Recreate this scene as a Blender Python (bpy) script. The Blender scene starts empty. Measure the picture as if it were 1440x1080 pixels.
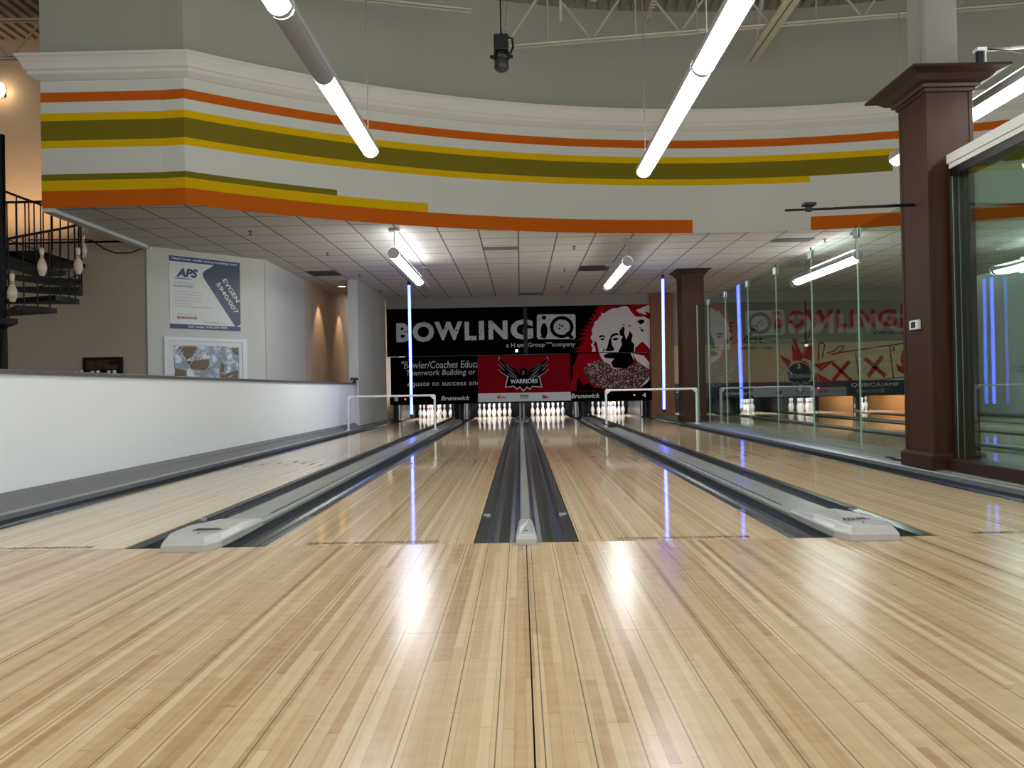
import bpy, bmesh, math, random
from mathutils import Vector, Matrix
random.seed(7)
PI = math.pi
scene = bpy.context.scene
COL = scene.collection

# ------------------------------------------------------------------ materials
def _n(nt, t, **kw):
    n = nt.nodes.new(t)
    for k, v in kw.items():
        setattr(n, k, v)
    return n

def srgb(r, g, b):
    def f(c):
        c /= 255.0
        return c / 12.92 if c <= .04045 else ((c + .055) / 1.055) ** 2.4
    return (f(r), f(g), f(b), 1)

def mat(name, col, rough=.5, metal=0, var=.06, scale=6.0, emit=None, strength=0, coat=0, bump=0, spec=.5, stretch=(1, 1, 1)):
    m = bpy.data.materials.new(name); m.use_nodes = True
    nt = m.node_tree; b = nt.nodes['Principled BSDF']
    tc = _n(nt, 'ShaderNodeTexCoord'); mp = _n(nt, 'ShaderNodeMapping')
    mp.inputs['Scale'].default_value = stretch
    nt.links.new(tc.outputs['Object'], mp.inputs['Vector'])
    no = _n(nt, 'ShaderNodeTexNoise'); no.inputs['Scale'].default_value = scale; no.inputs['Detail'].default_value = 4
    nt.links.new(mp.outputs[0], no.inputs['Vector'])
    mx = _n(nt, 'ShaderNodeMix', data_type='RGBA')
    mx.inputs[6].default_value = [max(0, c * (1 - var)) for c in col[:3]] + [1]
    mx.inputs[7].default_value = [min(1, c * (1 + var)) for c in col[:3]] + [1]
    nt.links.new(no.outputs['Fac'], mx.inputs[0])
    nt.links.new(mx.outputs[2], b.inputs['Base Color'])
    b.inputs['Roughness'].default_value = rough; b.inputs['Metallic'].default_value = metal
    b.inputs['Coat Weight'].default_value = coat; b.inputs['Coat Roughness'].default_value = .08
    b.inputs['Specular IOR Level'].default_value = spec
    if emit is not None:
        b.inputs['Emission Color'].default_value = emit; b.inputs['Emission Strength'].default_value = strength
    if bump:
        bp = _n(nt, 'ShaderNodeBump'); bp.inputs['Strength'].default_value = bump; bp.inputs['Distance'].default_value = .002
        nt.links.new(no.outputs['Fac'], bp.inputs['Height']); nt.links.new(bp.outputs[0], b.inputs['Normal'])
    return m

def M2(nt, op, a, b=None, c=None):
    n = _n(nt, 'ShaderNodeMath', operation=op)
    for i, v in enumerate((a, b, c)):
        if v is None: continue
        if isinstance(v, (int, float)): n.inputs[i].default_value = v
        else: nt.links.new(v, n.inputs[i])
    return n.outputs[0]

def wood_floor(name, light, dark, mid, rough, seam_every, bw=.0267, seglen=.9, xoff=0.0, seam_dark=.35, spec=.5, coat=0.0, s1v=.16, gr=.5):
    """strip boards running along Y; every board piece has a tone of its own"""
    m = bpy.data.materials.new(name); m.use_nodes = True
    nt = m.node_tree; b = nt.nodes['Principled BSDF']
    tc = _n(nt, 'ShaderNodeTexCoord'); sp = _n(nt, 'ShaderNodeSeparateXYZ')
    nt.links.new(tc.outputs['Object'], sp.inputs[0])
    u = M2(nt, 'DIVIDE', M2(nt, 'ADD', sp.outputs[0], 50 + xoff), bw)
    bi = M2(nt, 'FLOOR', u); fu = M2(nt, 'FRACT', u)
    wn = _n(nt, 'ShaderNodeTexWhiteNoise', noise_dimensions='1D'); nt.links.new(bi, wn.inputs['W'])
    v = M2(nt, 'ADD', M2(nt, 'DIVIDE', sp.outputs[1], seglen), M2(nt, 'MULTIPLY', wn.outputs['Value'], 7.3))
    si = M2(nt, 'FLOOR', v); fv = M2(nt, 'FRACT', v)
    cb = _n(nt, 'ShaderNodeCombineXYZ'); nt.links.new(bi, cb.inputs[0]); nt.links.new(si, cb.inputs[1])
    w2 = _n(nt, 'ShaderNodeTexWhiteNoise', noise_dimensions='2D'); nt.links.new(cb.outputs[0], w2.inputs['Vector'])
    ramp = _n(nt, 'ShaderNodeValToRGB'); e = ramp.color_ramp.elements
    e[0].position = 0; e[0].color = dark; e[1].position = 1; e[1].color = light
    k = e.new(.3); k.color = mid
    tone = M2(nt, 'ADD', M2(nt, 'MULTIPLY', wn.outputs['Value'], .55), M2(nt, 'MULTIPLY', w2.outputs['Value'], .45))
    # grain
    mp = _n(nt, 'ShaderNodeMapping'); mp.inputs['Scale'].default_value = (70, 3.0, 1)
    nt.links.new(tc.outputs['Object'], mp.inputs[0])
    g = _n(nt, 'ShaderNodeTexNoise'); g.inputs['Scale'].default_value = 1.0; g.inputs['Detail'].default_value = 5
    nt.links.new(mp.outputs[0], g.inputs['Vector'])
    mp2 = _n(nt, 'ShaderNodeMapping'); mp2.inputs['Scale'].default_value = (9, 26, 1)
    nt.links.new(tc.outputs['Object'], mp2.inputs[0])
    g2 = _n(nt, 'ShaderNodeTexNoise'); g2.inputs['Scale'].default_value = 1.0; g2.inputs['Detail'].default_value = 3
    nt.links.new(mp2.outputs[0], g2.inputs['Vector'])
    t2 = M2(nt, 'ADD', tone, M2(nt, 'MULTIPLY', M2(nt, 'SUBTRACT', g.outputs['Fac'], .5), gr))
    t3 = M2(nt, 'ADD', t2, M2(nt, 'MULTIPLY', M2(nt, 'SUBTRACT', g2.outputs['Fac'], .5), gr * .9))
    nt.links.new(t3, ramp.inputs[0])
    # seams
    s1 = M2(nt, 'MULTIPLY', M2(nt, 'LESS_THAN', fu, .07), s1v)
    fe = M2(nt, 'FRACT', M2(nt, 'DIVIDE', M2(nt, 'ADD', u, .5), seam_every))
    s2 = M2(nt, 'MULTIPLY', M2(nt, 'LESS_THAN', M2(nt, 'ABSOLUTE', M2(nt, 'SUBTRACT', fe, .5)), .055 / seam_every), seam_dark)
    s3 = M2(nt, 'MULTIPLY', M2(nt, 'LESS_THAN', fv, .004), .25)
    seam = M2(nt, 'MAXIMUM', M2(nt, 'MAXIMUM', s1, s2), s3)
    mx = _n(nt, 'ShaderNodeMix', data_type='RGBA'); mx.inputs[7].default_value = (.04, .022, .012, 1)
    nt.links.new(seam, mx.inputs[0]); nt.links.new(ramp.outputs[0], mx.inputs[6])
    nt.links.new(mx.outputs[2], b.inputs['Base Color'])
    rr = M2(nt, 'ADD', rough, M2(nt, 'MULTIPLY', M2(nt, 'SUBTRACT', g2.outputs['Fac'], .5), rough * .3))
    nt.links.new(rr, b.inputs['Roughness'])
    b.inputs['Specular IOR Level'].default_value = spec
    b.inputs['Coat Weight'].default_value = coat; b.inputs['Coat Roughness'].default_value = .06
    return m

def tile_ceiling(name, tile, line, step=.61, xo=0.0, yo=7.70, lw=.022):
    m = bpy.data.materials.new(name); m.use_nodes = True
    nt = m.node_tree; b = nt.nodes['Principled BSDF']
    tc = _n(nt, 'ShaderNodeTexCoord'); sp = _n(nt, 'ShaderNodeSeparateXYZ')
    nt.links.new(tc.outputs['Object'], sp.inputs[0])
    def d(o, off):
        f = M2(nt, 'FRACT', M2(nt, 'DIVIDE', M2(nt, 'ADD', o, 61.0 - off + step * .5), step))
        return M2(nt, 'MULTIPLY', M2(nt, 'ABSOLUTE', M2(nt, 'SUBTRACT', f, .5)), step)
    dm = M2(nt, 'MINIMUM', d(sp.outputs[0], xo), d(sp.outputs[1], yo))
    ln = M2(nt, 'LESS_THAN', dm, lw / 2)
    no = _n(nt, 'ShaderNodeTexNoise'); no.inputs['Scale'].default_value = 90; nt.links.new(tc.outputs['Object'], no.inputs['Vector'])
    mx0 = _n(nt, 'ShaderNodeMix', data_type='RGBA')
    mx0.inputs[6].default_value = [c * .86 for c in tile[:3]] + [1]; mx0.inputs[7].default_value = tile
    nt.links.new(no.outputs['Fac'], mx0.inputs[0])
    mx = _n(nt, 'ShaderNodeMix', data_type='RGBA'); nt.links.new(ln, mx.inputs[0])
    nt.links.new(mx0.outputs[2], mx.inputs[6]); mx.inputs[7].default_value = line  # grid bars drawn darker, their shadow painted into the line colour
    nt.links.new(mx.outputs[2], b.inputs['Base Color'])
    b.inputs['Roughness'].default_value = .85
    bp = _n(nt, 'ShaderNodeBump'); bp.inputs['Strength'].default_value = .5; bp.inputs['Distance'].default_value = .006
    edge = M2(nt, 'MINIMUM', M2(nt, 'DIVIDE', dm, .03), 1.0)
    nt.links.new(edge, bp.inputs['Height']); nt.links.new(bp.outputs[0], b.inputs['Normal'])
    return m

def glass(name, tint, refl=1.0, base=.04):
    m = bpy.data.materials.new(name); m.use_nodes = True
    nt = m.node_tree; nt.nodes.clear()
    out = _n(nt, 'ShaderNodeOutputMaterial'); mix = _n(nt, 'ShaderNodeMixShader')
    tr = _n(nt, 'ShaderNodeBsdfTransparent'); gl = _n(nt, 'ShaderNodeBsdfGlossy')
    tr.inputs[0].default_value = tint; gl.inputs['Roughness'].default_value = .0
    gl.inputs['Color'].default_value = (.95, 1, .98, 1)
    lw = _n(nt, 'ShaderNodeLayerWeight'); lw.inputs['Blend'].default_value = .5
    p = M2(nt, 'POWER', lw.outputs['Facing'], 5.0)
    fr = M2(nt, 'ADD', base, M2(nt, 'MULTIPLY', p, refl * (1 - base)))
    nt.links.new(fr, mix.inputs[0]); nt.links.new(tr.outputs[0], mix.inputs[1]); nt.links.new(gl.outputs[0], mix.inputs[2])
    nt.links.new(mix.outputs[0], out.inputs[0])
    return m

def lamp_mat(name, col, strength):
    m = bpy.data.materials.new(name); m.use_nodes = True
    nt = m.node_tree; b = nt.nodes['Principled BSDF']
    b.inputs['Base Color'].default_value = (.8, .8, .8, 1)
    b.inputs['Emission Color'].default_value = col; b.inputs['Emission Strength'].default_value = strength
    return m

def worn(name, col, under, amount=.42, scale=9.0, rough=.6):
    """paint worn off in scratches, the board showing through"""
    m = bpy.data.materials.new(name); m.use_nodes = True
    nt = m.node_tree; b = nt.nodes['Principled BSDF']
    tc = _n(nt, 'ShaderNodeTexCoord'); mp = _n(nt, 'ShaderNodeMapping'); mp.inputs['Scale'].default_value = (1.0, 1, 2.6)
    mp.inputs['Rotation'].default_value = (0, .6, 0)
    nt.links.new(tc.outputs['Object'], mp.inputs[0])
    no = _n(nt, 'ShaderNodeTexNoise'); no.inputs['Scale'].default_value = scale; no.inputs['Detail'].default_value = 7
    no.inputs['Roughness'].default_value = .7
    nt.links.new(mp.outputs[0], no.inputs['Vector'])
    k = M2(nt, 'LESS_THAN', no.outputs['Fac'], amount)
    mx = _n(nt, 'ShaderNodeMix', data_type='RGBA'); nt.links.new(k, mx.inputs[0])
    mx.inputs[6].default_value = col; mx.inputs[7].default_value = under
    nt.links.new(mx.outputs[2], b.inputs['Base Color']); b.inputs['Roughness'].default_value = rough
    return m

def speckle(name, a, b_, c_, scale=26, rough=.6):
    m = bpy.data.materials.new(name); m.use_nodes = True
    nt = m.node_tree; b = nt.nodes['Principled BSDF']
    tc = _n(nt, 'ShaderNodeTexCoord')
    no = _n(nt, 'ShaderNodeTexNoise'); no.inputs['Scale'].default_value = scale; no.inputs['Detail'].default_value = 3
    nt.links.new(tc.outputs['Object'], no.inputs['Vector'])
    r = _n(nt, 'ShaderNodeValToRGB'); r.color_ramp.interpolation = 'CONSTANT'
    e = r.color_ramp.elements; e[0].color = a; e[0].position = 0; e[1].position = .5; e[1].color = b_
    k = e.new(.57); k.color = c_
    nt.links.new(no.outputs['Fac'], r.inputs[0]); nt.links.new(r.outputs[0], b.inputs['Base Color'])
    b.inputs['Roughness'].default_value = rough
    return m

W_ = srgb
MT = {}
MT['approach'] = wood_floor('approach_maple', W_(220, 195, 156), W_(170, 134, 97), W_(195, 163, 123), .23, 4, seglen=1.1, seam_dark=.75, s1v=.2)
MT['lane'] = wood_floor('lane_maple', W_(236, 213, 176), W_(196, 166, 128), W_(218, 190, 150), .06, 4, seglen=2.6, xoff=.008, seam_dark=.8, s1v=.34, gr=.3)
MT['seam'] = mat('seam_black', W_(22, 20, 18), .5)
MT['sub'] = mat('subfloor_dark', W_(34, 32, 30), .8)
MT['gutter'] = mat('gutter_charcoal', W_(48, 54, 52), .24, var=.18, scale=3, stretch=(8, .6, 1), coat=.08)
MT['gutter_strip'] = mat('gutter_strip_dark', W_(44, 48, 48), .3, var=.2)
MT['cap'] = mat('capping_grey_plastic', W_(150, 152, 146), .27, var=.12, scale=5, stretch=(6, .8, 1))
MT['capend'] = mat('cap_end_pale_grey', W_(186, 184, 180), .25, var=.1, scale=14)
MT['slot'] = mat('slot_dark', W_(40, 40, 40), .5)
MT['alum'] = mat('aluminium', W_(176, 182, 178), .32, metal=.7, var=.08)
MT['chrome'] = mat('chrome', W_(210, 210, 210), .12, metal=1)
MT['base'] = mat('baseboard_grey', W_(112, 110, 114), .45, var=.08)
MT['wallw'] = mat('low_wall_white', W_(240, 244, 246), .55, var=.02, scale=1.4)
MT['wallcap'] = mat('cap_grey', W_(92, 90, 94), .4)
MT['wallgrey'] = mat('wall_pale_grey', W_(196, 196, 190), .75, var=.03, scale=1.2)
MT['walltan'] = mat('wall_tan', W_(194, 178, 158), .8, var=.05, scale=1.1)
MT['walltop'] = mat('wall_upper_grey', W_(168, 168, 156), .8, var=.03, scale=.8)
MT['bwhite'] = mat('bulkhead_white', W_(216, 217, 210), .7, var=.02, scale=1)
MT['mould'] = mat('moulding_white', W_(222, 220, 214), .6, var=.02)
MT['orange'] = mat('stripe_orange', W_(204, 100, 22), .8, var=.03, spec=.1)
MT['yellow'] = mat('stripe_yellow', W_(224, 184, 10), .8, var=.03, spec=.1)
MT['olive'] = mat('stripe_olive', W_(124, 114, 32), .8, var=.03, spec=.1)
MT['ceil'] = tile_ceiling('ceiling_tiles', W_(212, 207, 200), W_(96, 92, 86))
MT['ceilw'] = mat('soffit_edge_white', W_(206, 208, 210), .6)
MT['wood'] = mat('dark_cherry_wood', W_(62, 38, 25), .5, var=.45, scale=3, stretch=(12, 12, .7), coat=.0, spec=.22)
MT['woodd'] = mat('dark_wood_cap', W_(50, 31, 23), .4, var=.25, scale=4, coat=.0, spec=.3)
MT['brown'] = mat('brown_panel', W_(126, 76, 44), .5, var=.12, stretch=(6, 6, .6))
MT['steel'] = mat('painted_steel_cream', W_(186, 182, 166), .6, var=.06)
MT['deck'] = mat('roof_deck_paint', W_(150, 146, 130), .7, var=.08)
MT['black'] = mat('black_matt', W_(16, 16, 17), .6)
MT['blackg'] = mat('black_gloss', W_(15, 15, 17), .25)
MT['board'] = mat('mural_black', W_(5, 5, 6), .9, var=.2, spec=.03)
MT['bluegrey'] = mat('mask_blue_grey', W_(52, 58, 68), .4)
MT['red'] = mat('mural_red', W_(150, 6, 20), .85, var=.08, spec=.08)
MT['bred'] = mat('banner_red', W_(130, 2, 18), .8, var=.14, scale=3, spec=.08)
MT['paper'] = mat('paper_white', W_(214, 216, 214), .6, var=.03)
MT['letter'] = worn('lettering_worn_grey', W_(196, 196, 192), W_(16, 16, 18), .40, 7)
MT['letter2'] = mat('lettering_grey', W_(190, 190, 188), .6)
MT['facew'] = mat('mural_white', W_(212, 204, 200), .6, var=.03)
MT['spk'] = speckle('mural_speckle', W_(10, 6, 8), W_(120, 10, 22), W_(170, 150, 148), 24)
MT['spk2'] = speckle('mural_speckle_pale', W_(170, 24, 34), W_(200, 192, 188), W_(206, 198, 194), 10)
MT['cream'] = mat('mural_cream', W_(206, 188, 152), .65, var=.04)
MT['muralgrey'] = mat('mural_grey', W_(150, 148, 140), .65, var=.04)
MT['wred'] = worn('paint_worn_red', W_(176, 44, 40), W_(150, 130, 110), .36, 7)
MT['line'] = mat('line_red', W_(150, 40, 36), .6)
MT['dark'] = mat('pit_dark', W_(12, 12, 13), .7)
MT['curtain'] = mat('pit_curtain', W_(10, 10, 11), .9)
MT['pin'] = mat('pin_white', W_(238, 236, 232), .2, var=.02, coat=.3)
MT['pinold'] = mat('pin_ivory', W_(214, 200, 176), .25, var=.06, coat=.3)
MT['pinred'] = mat('pin_red_band', W_(176, 26, 36), .3)
MT['navy'] = mat('poster_navy', W_(38, 62, 110), .4, var=.1)
MT['navy2'] = mat('card_navy', W_(48, 62, 88), .4, var=.15)
MT['txtg'] = mat('print_grey', W_(92, 96, 108), .6)
MT['txtr'] = mat('print_red', W_(168, 40, 52), .6)
MT['winf'] = mat('window_white', W_(214, 222, 228), .4)
MT['kraft'] = mat('cardboard', W_(122, 100, 82), .8, var=.15)
MT['foil'] = speckle('crinkled_film', W_(150, 158, 172), W_(184, 194, 208), W_(224, 232, 242), 8, .2)  # highlights on the crinkles painted in as blotches of pale tones
MT['iron'] = mat('black_iron', W_(13, 13, 15), .5, spec=.25)
MT['housing'] = mat('fixture_housing', W_(178, 178, 180), .35, var=.04)
MT['lens_off'] = mat('fixture_lens_unlit', W_(148, 148, 152), .3, metal=.3, var=.1)
MT['tube'] = lamp_mat('fixture_lens_lit', (.95, .99, 1.02, 1), 22)
MT['pend_up'] = lamp_mat('pendant_top_lens', (.97, 1, .99, 1), 44)
MT['tube2'] = lamp_mat('soffit_lens_lit', (.93, .99, 1, 1), 38)
MT['uplight'] = lamp_mat('soffit_uplight', (.93, .96, 1, 1), 20)
MT['blue'] = lamp_mat('blue_tube_light', (.40, .82, 9.5, 1), 1.0)
MT['redled'] = lamp_mat('red_indicator', (1, .05, .06, 1), 3)
MT['whiteled'] = lamp_mat('white_indicator', (1, .97, .92, 1), 3)
MT['warm'] = lamp_mat('warm_lamp', (1, .72, .42, 1), 8)
MT['pinlamp'] = lamp_mat('pin_lamp', (.92, .93, 1, 1), 330)
MT['glass'] = glass('clear_glass', (.80, .86, .83, 1), 1.0, .05)
MT['glasst'] = glass('green_glass', (.915, .97, .945, 1), 1.0, .05)
MT['gedge'] = mat('glass_edge_pale', W_(170, 196, 186), .15, var=.03)
MT['cable'] = mat('cable_grey', W_(120, 118, 112), .6)
MT['vent'] = mat('vent_grey', W_(92, 90, 88), .6)

# ------------------------------------------------------------------ mesh builder
class MB:
    def __init__(s): s.v, s.f, s.m, s.sm = [], [], [], []
    def add(s, vs, fs, mi=0, smooth=False):
        o = len(s.v); s.v += [tuple(p) for p in vs]
        for f in fs: s.f.append([i + o for i in f]); s.m.append(mi); s.sm.append(smooth)
        return s
    def box(s, x0, x1, y0, y1, z0, z1, mi=0):
        v = [(x, y, z) for z in (z0, z1) for y in (y0, y1) for x in (x0, x1)]
        return s.add(v, [(0, 2, 3, 1), (4, 5, 7, 6), (0, 1, 5, 4), (2, 6, 7, 3), (0, 4, 6, 2), (1, 3, 7, 5)], mi)
    def tube(s, pts, r, seg=8, mi=0, caps=True):
        pts = [Vector(p) for p in pts]; vs, fs = [], []
        rr = r if isinstance(r, (list, tuple)) else [r] * len(pts)
        prev = None
        for i, p in enumerate(pts):
            t = (pts[min(i + 1, len(pts) - 1)] - pts[max(i - 1, 0)]).normalized()
            if prev is None:
                a = Vector((0, 0, 1)) if abs(t.z) < .9 else Vector((1, 0, 0))
            else: a = prev
            n = (a - t * a.dot(t)).normalized(); b = t.cross(n); prev = n
            for k in range(seg):
                q = 2 * PI * k / seg
                vs.append(p + (n * math.cos(q) + b * math.sin(q)) * rr[i])
        for i in range(len(pts) - 1):
            for k in range(seg):
                k2 = (k + 1) % seg
                fs.append((i * seg + k, i * seg + k2, (i + 1) * seg + k2, (i + 1) * seg + k))
        s.add(vs, fs, mi, True)
        if caps:
            s.add(vs[:seg], [tuple(range(seg - 1, -1, -1))], mi); s.add(vs[-seg:], [tuple(range(seg))], mi)
        return s
    def lathe(s, prof, c=(0, 0, 0), seg=20, mi=0):
        vs, fs = [], []
        for r, z in prof:
            for k in range(seg):
                q = 2 * PI * k / seg
                vs.append((c[0] + r * math.cos(q), c[1] + r * math.sin(q), c[2] + z))
        for i in range(len(prof) - 1):
            for k in range(seg):
                k2 = (k + 1) % seg
                fs.append((i * seg + k, i * seg + k2, (i + 1) * seg + k2, (i + 1) * seg + k))
        return s.add(vs, fs, mi, True)
    def sweep_y(s, prof, y0, y1, mi=0, closed=True, ny=1, smooth=False):
        """profile of (x,z) points extruded along Y"""
        n = len(prof); vs = []
        for j in range(ny + 1):
            y = y0 + (y1 - y0) * j / ny
            vs += [(x, y, z) for x, z in prof]
        fs = []
        for j in range(ny):
            for k in range(n if closed else n - 1):
                k2 = (k + 1) % n
                fs.append((j * n + k, j * n + k2, (j + 1) * n + k2, (j + 1) * n + k))
        s.add(vs, fs, mi, smooth)
        if closed:
            s.add(vs[:n], [tuple(range(n - 1, -1, -1))], mi); s.add(vs[-n:], [tuple(range(n))], mi)
        return s
    def prism(s, pts, o, ux, uy, th, mi=0):
        """flat outline (u,v) placed at o + u*ux + v*uy, thickened by th along ux x uy"""
        o, ux, uy = Vector(o), Vector(ux), Vector(uy); nn = ux.cross(uy).normalized() * th
        n = len(pts); a = [o + ux * u + uy * v for u, v in pts]
        vs = [p for p in a] + [p + nn for p in a]
        ar = sum(pts[i][0] * pts[(i + 1) % n][1] - pts[(i + 1) % n][0] * pts[i][1] for i in range(n))
        idx = list(range(n)) if ar > 0 else list(range(n - 1, -1, -1))
        fs = [tuple(reversed(idx)), tuple(i + n for i in idx)]
        for i in range(n):
            p, q = idx[i], idx[(i + 1) % n]
            fs.append((p, q, q + n, p + n))
        return s.add(vs, fs, mi)
    def build(s, name, mats, parent=None, bevel=0):
        off = Vector((0, 0, 0)); p = parent
        while p is not None: off += p.location; p = p.parent
        me = bpy.data.meshes.new(name)
        me.from_pydata([(x - off.x, y - off.y, z - off.z) for x, y, z in s.v], [], s.f)
        if not isinstance(mats, (list, tuple)): mats = [mats]
        for m in mats: me.materials.append(MT[m] if isinstance(m, str) else m)
        me.polygons.foreach_set('material_index', s.m); me.polygons.foreach_set('use_smooth', s.sm)
        bm = bmesh.new(); bm.from_mesh(me); bmesh.ops.recalc_face_normals(bm, faces=bm.faces); bm.to_mesh(me); bm.free()
        me.update()
        o = bpy.data.objects.new(name, me); COL.objects.link(o)
        if parent is not None: o.parent = parent
        if bevel:
            b = o.modifiers.new('bevel', 'BEVEL'); b.width = bevel; b.segments = 2; b.limit_method = 'ANGLE'
        return o

def tag(o, label=None, cat=None, group=None, kind=None):
    if label: o['label'] = label
    if cat: o['category'] = cat
    if group: o['group'] = group
    if kind: o['kind'] = kind
    return o

def thing(name, label, cat, loc=(0, 0, 0), group=None):
    o = bpy.data.objects.new(name, None); o.empty_display_size = .1; COL.objects.link(o)
    o.location = loc
    return tag(o, label, cat, group)

def struct(name, mb, mats, label=None, bevel=0):
    o = mb.build(name, mats, None, bevel); o['kind'] = 'structure'
    return o

def dup(root, loc, label, group=None):
    r = root.copy(); COL.objects.link(r); r.location = loc; r['label'] = label
    if group: r['group'] = group
    for ch in list(root.children):
        c = ch.copy(); COL.objects.link(c); c.parent = r
        for g in ch.children:
            d = g.copy(); COL.objects.link(d); d.parent = c
    return r

def text_mb(mb, txt, o, ux, uy, w, h, bold=0.0, shear=0.0, mi=0, align='L', lift=.0, space=1.0):
    """lettering fitted to a box w x h (w None keeps the natural width); a flat painted mark"""
    cu = bpy.data.curves.new('lettering', 'FONT'); cu.body = txt; cu.size = 1; cu.offset = bold; cu.shear = shear
    cu.space_character = space; cu.resolution_u = 3
    ob = bpy.data.objects.new('lettering', cu)
    me = bpy.data.meshes.new_from_object(ob)
    vs = [(v.co.x, v.co.y) for v in me.vertices]
    fs = [tuple(p.vertices) for p in me.polygons]
    bpy.data.objects.remove(ob); bpy.data.curves.remove(cu); bpy.data.meshes.remove(me)
    if not vs: return mb
    x0 = min(v[0] for v in vs); x1 = max(v[0] for v in vs); y0 = min(v[1] for v in vs); y1 = max(v[1] for v in vs)
    sy = h / (y1 - y0); sx = w / (x1 - x0) if w else sy
    o, ux, uy = Vector(o), Vector(ux), Vector(uy); n = ux.cross(uy).normalized() * lift
    mb.add([o + ux * ((a - x0) * sx) + uy * ((b - y0) * sy) + n for a, b in vs], fs, mi)
    return mb

# ------------------------------------------------------------------ camera
f_px, CX, CD, CH = 1065.39, -.01653, 3.86183, .77692
yaw, pitch, roll = .0107286, .0078316, -.0184342
fw = Vector((-math.sin(yaw) * math.cos(pitch), math.cos(yaw) * math.cos(pitch), math.sin(pitch)))
rt = Vector((math.cos(yaw), math.sin(yaw), 0)); up = rt.cross(fw)
r2 = rt * math.cos(roll) + up * math.sin(roll); u2 = -rt * math.sin(roll) + up * math.cos(roll)
cam = bpy.data.cameras.new('camera'); cam.sensor_width = 36; cam.lens = f_px * 36 / 1440; cam.clip_start = .05
co = bpy.data.objects.new('camera', cam); COL.objects.link(co)
mw = Matrix.Identity(4)
for i in range(3):
    mw[i][0] = r2[i]; mw[i][1] = u2[i]; mw[i][2] = -fw[i]
mw.translation = Vector((CX, -CD, CH)); co.matrix_world = mw
scene.camera = co

# ------------------------------------------------------------------ layout numbers (metres; foul line on Y = 0, lanes along +Y)
LW, GW = 1.0668, .235
G12, G23, G34 = .7316, .5353, .750
LC = [-(G23 / 2 + LW + G12 + LW / 2), -(G23 / 2 + LW / 2), G23 / 2 + LW / 2, G23 / 2 + LW + G34 + LW / 2]
LC += [4.90, 6.502, 8.318, 9.92]
LNAME = ['leftmost lane against the low white wall', 'lane left of the centre divider', 'lane right of the centre divider',
         'lane beside the glass partition', 'first lane behind the glass partition', 'second lane behind the glass partition',
         'third lane behind the glass partition', 'farthest lane behind the glass partition']
ZC = 3.22          # tiled ceiling
YM = 15.9          # front of the mask wall

# ------------------------------------------------------------------ floor
fl = MB()
fl.box(-14, 14, -9, 22, -.20, -.09, 1)
jx = [-9.3, -7.7, -6.1, -4.55, -3.12, -1.562, 0.0, 1.562, 3.12, 4.7, 6.3, 7.9, 9.5, 11.1]
for a, b in zip(jx[:-1], jx[1:]):
    for y0, y1 in ((-9, -5.1), (-5.1, -1.42), (-1.42, -.004)):
        fl.box(a + .0022, b - .0022, y0 + .0009, y1 - .0009, -.09, 0, 0)
fl.box(-9.3, 11.1, -8.9, -.02, -.09, -.02, 2)
fl.box(-14, -3.75, 0, 22, -.09, 0, 3)
floor = struct('floor', fl, ['approach', 'sub', 'seam', mat('side_floor_tile', W_(120, 112, 104), .5)])

# ------------------------------------------------------------------ lanes
def lane(i):
    c = LC[i]; x0, x1 = c - LW / 2, c + LW / 2
    t = thing('bowling_lane', 'glossy maple ' + LNAME[i], 'bowling lane', (c, 0, -.06), 'bowling lanes')
    b = MB(); b.box(x0 + .002, x1 - .002, .003, 17.45, -.06, 0); s = b.build('lane_surface', 'lane', t)
    b = MB(); b.box(x0 + .002, x1 - .002, 17.46, 19.35, -.06, 0); b.build('pin_deck', 'lane', t)
    b = MB(); b.box(x0 + .002, x1 - .002, 17.45, 17.46, -.06, .0008); b.build('deck_seam', 'paper', t)
    for k in range(-3, 4):
        b = MB(); y = 4.8 - .15 * abs(k); x = c + k * .137
        b.prism([(-.02, -.07), (.02, -.07), (0, .09)], (x, y, .0012), (1, 0, 0), (0, 1, 0), .0006)
        b.build('aiming_arrow', 'black', t)
    b = MB(); text_mb(b, 'SLIP HAZARD - DO NOT CROSS FOUL LINE', (c - .33, .035, .0015), (1, 0, 0), (0, 1, 0), .68, .045, bold=.01)
    b.build('floor_lettering', 'black', t)
    for k in range(7):
        b = MB()
        for q in (1,):
            x = c - .41 + k * .137
            b.prism([(.009 * math.cos(a * PI / 4), .009 * math.sin(a * PI / 4)) for a in range(8)], (x, 2.2, .0012), (1, 0, 0), (0, 1, 0), .0006)
        b.build('guide_dot', 'slot', t)
    return t
for i in range(8): lane(i)

# ------------------------------------------------------------------ gutters
def gutter(xe, s, label, y1=16.05):
    """xe: lane edge, s: +1 gutter lies to the right"""
    t = thing('lane_gutter', label, 'gutter', (xe + s * GW / 2, 0, -.085), 'charcoal gutters beside the lanes')
    up_ = [(.002, -.004), (.055, -.012), (.06, -.03)]
    for k in range(9):
        a = PI + PI * k / 8
        up_.append((.146 + .082 * math.cos(a) * 1.0, -.030 + .045 * math.sin(a)))
    up_ += [(.2335, -.004)]
    prof = up_ + [(.2335, -.085), (.002, -.085)]
    b = MB(); b.sweep_y([(xe + s * u, z) for u, z in prof], .006, y1, 0, True, 1, False)
    b.build('channel', 'gutter', t)
    b = MB(); b.box(min(xe + s * .006, xe + s * .052), max(xe + s * .006, xe + s * .052), .95, y1 - .2, -.013, -.003)
    b.build('bumper_strip', 'gutter_strip', t)
    b = MB(); b.box(min(xe + s * .006, xe + s * .056), max(xe + s * .006, xe + s * .05), .91, .935, -.012, .0)
    b.build('end_bracket', 'chrome', t)
    return t
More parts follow.
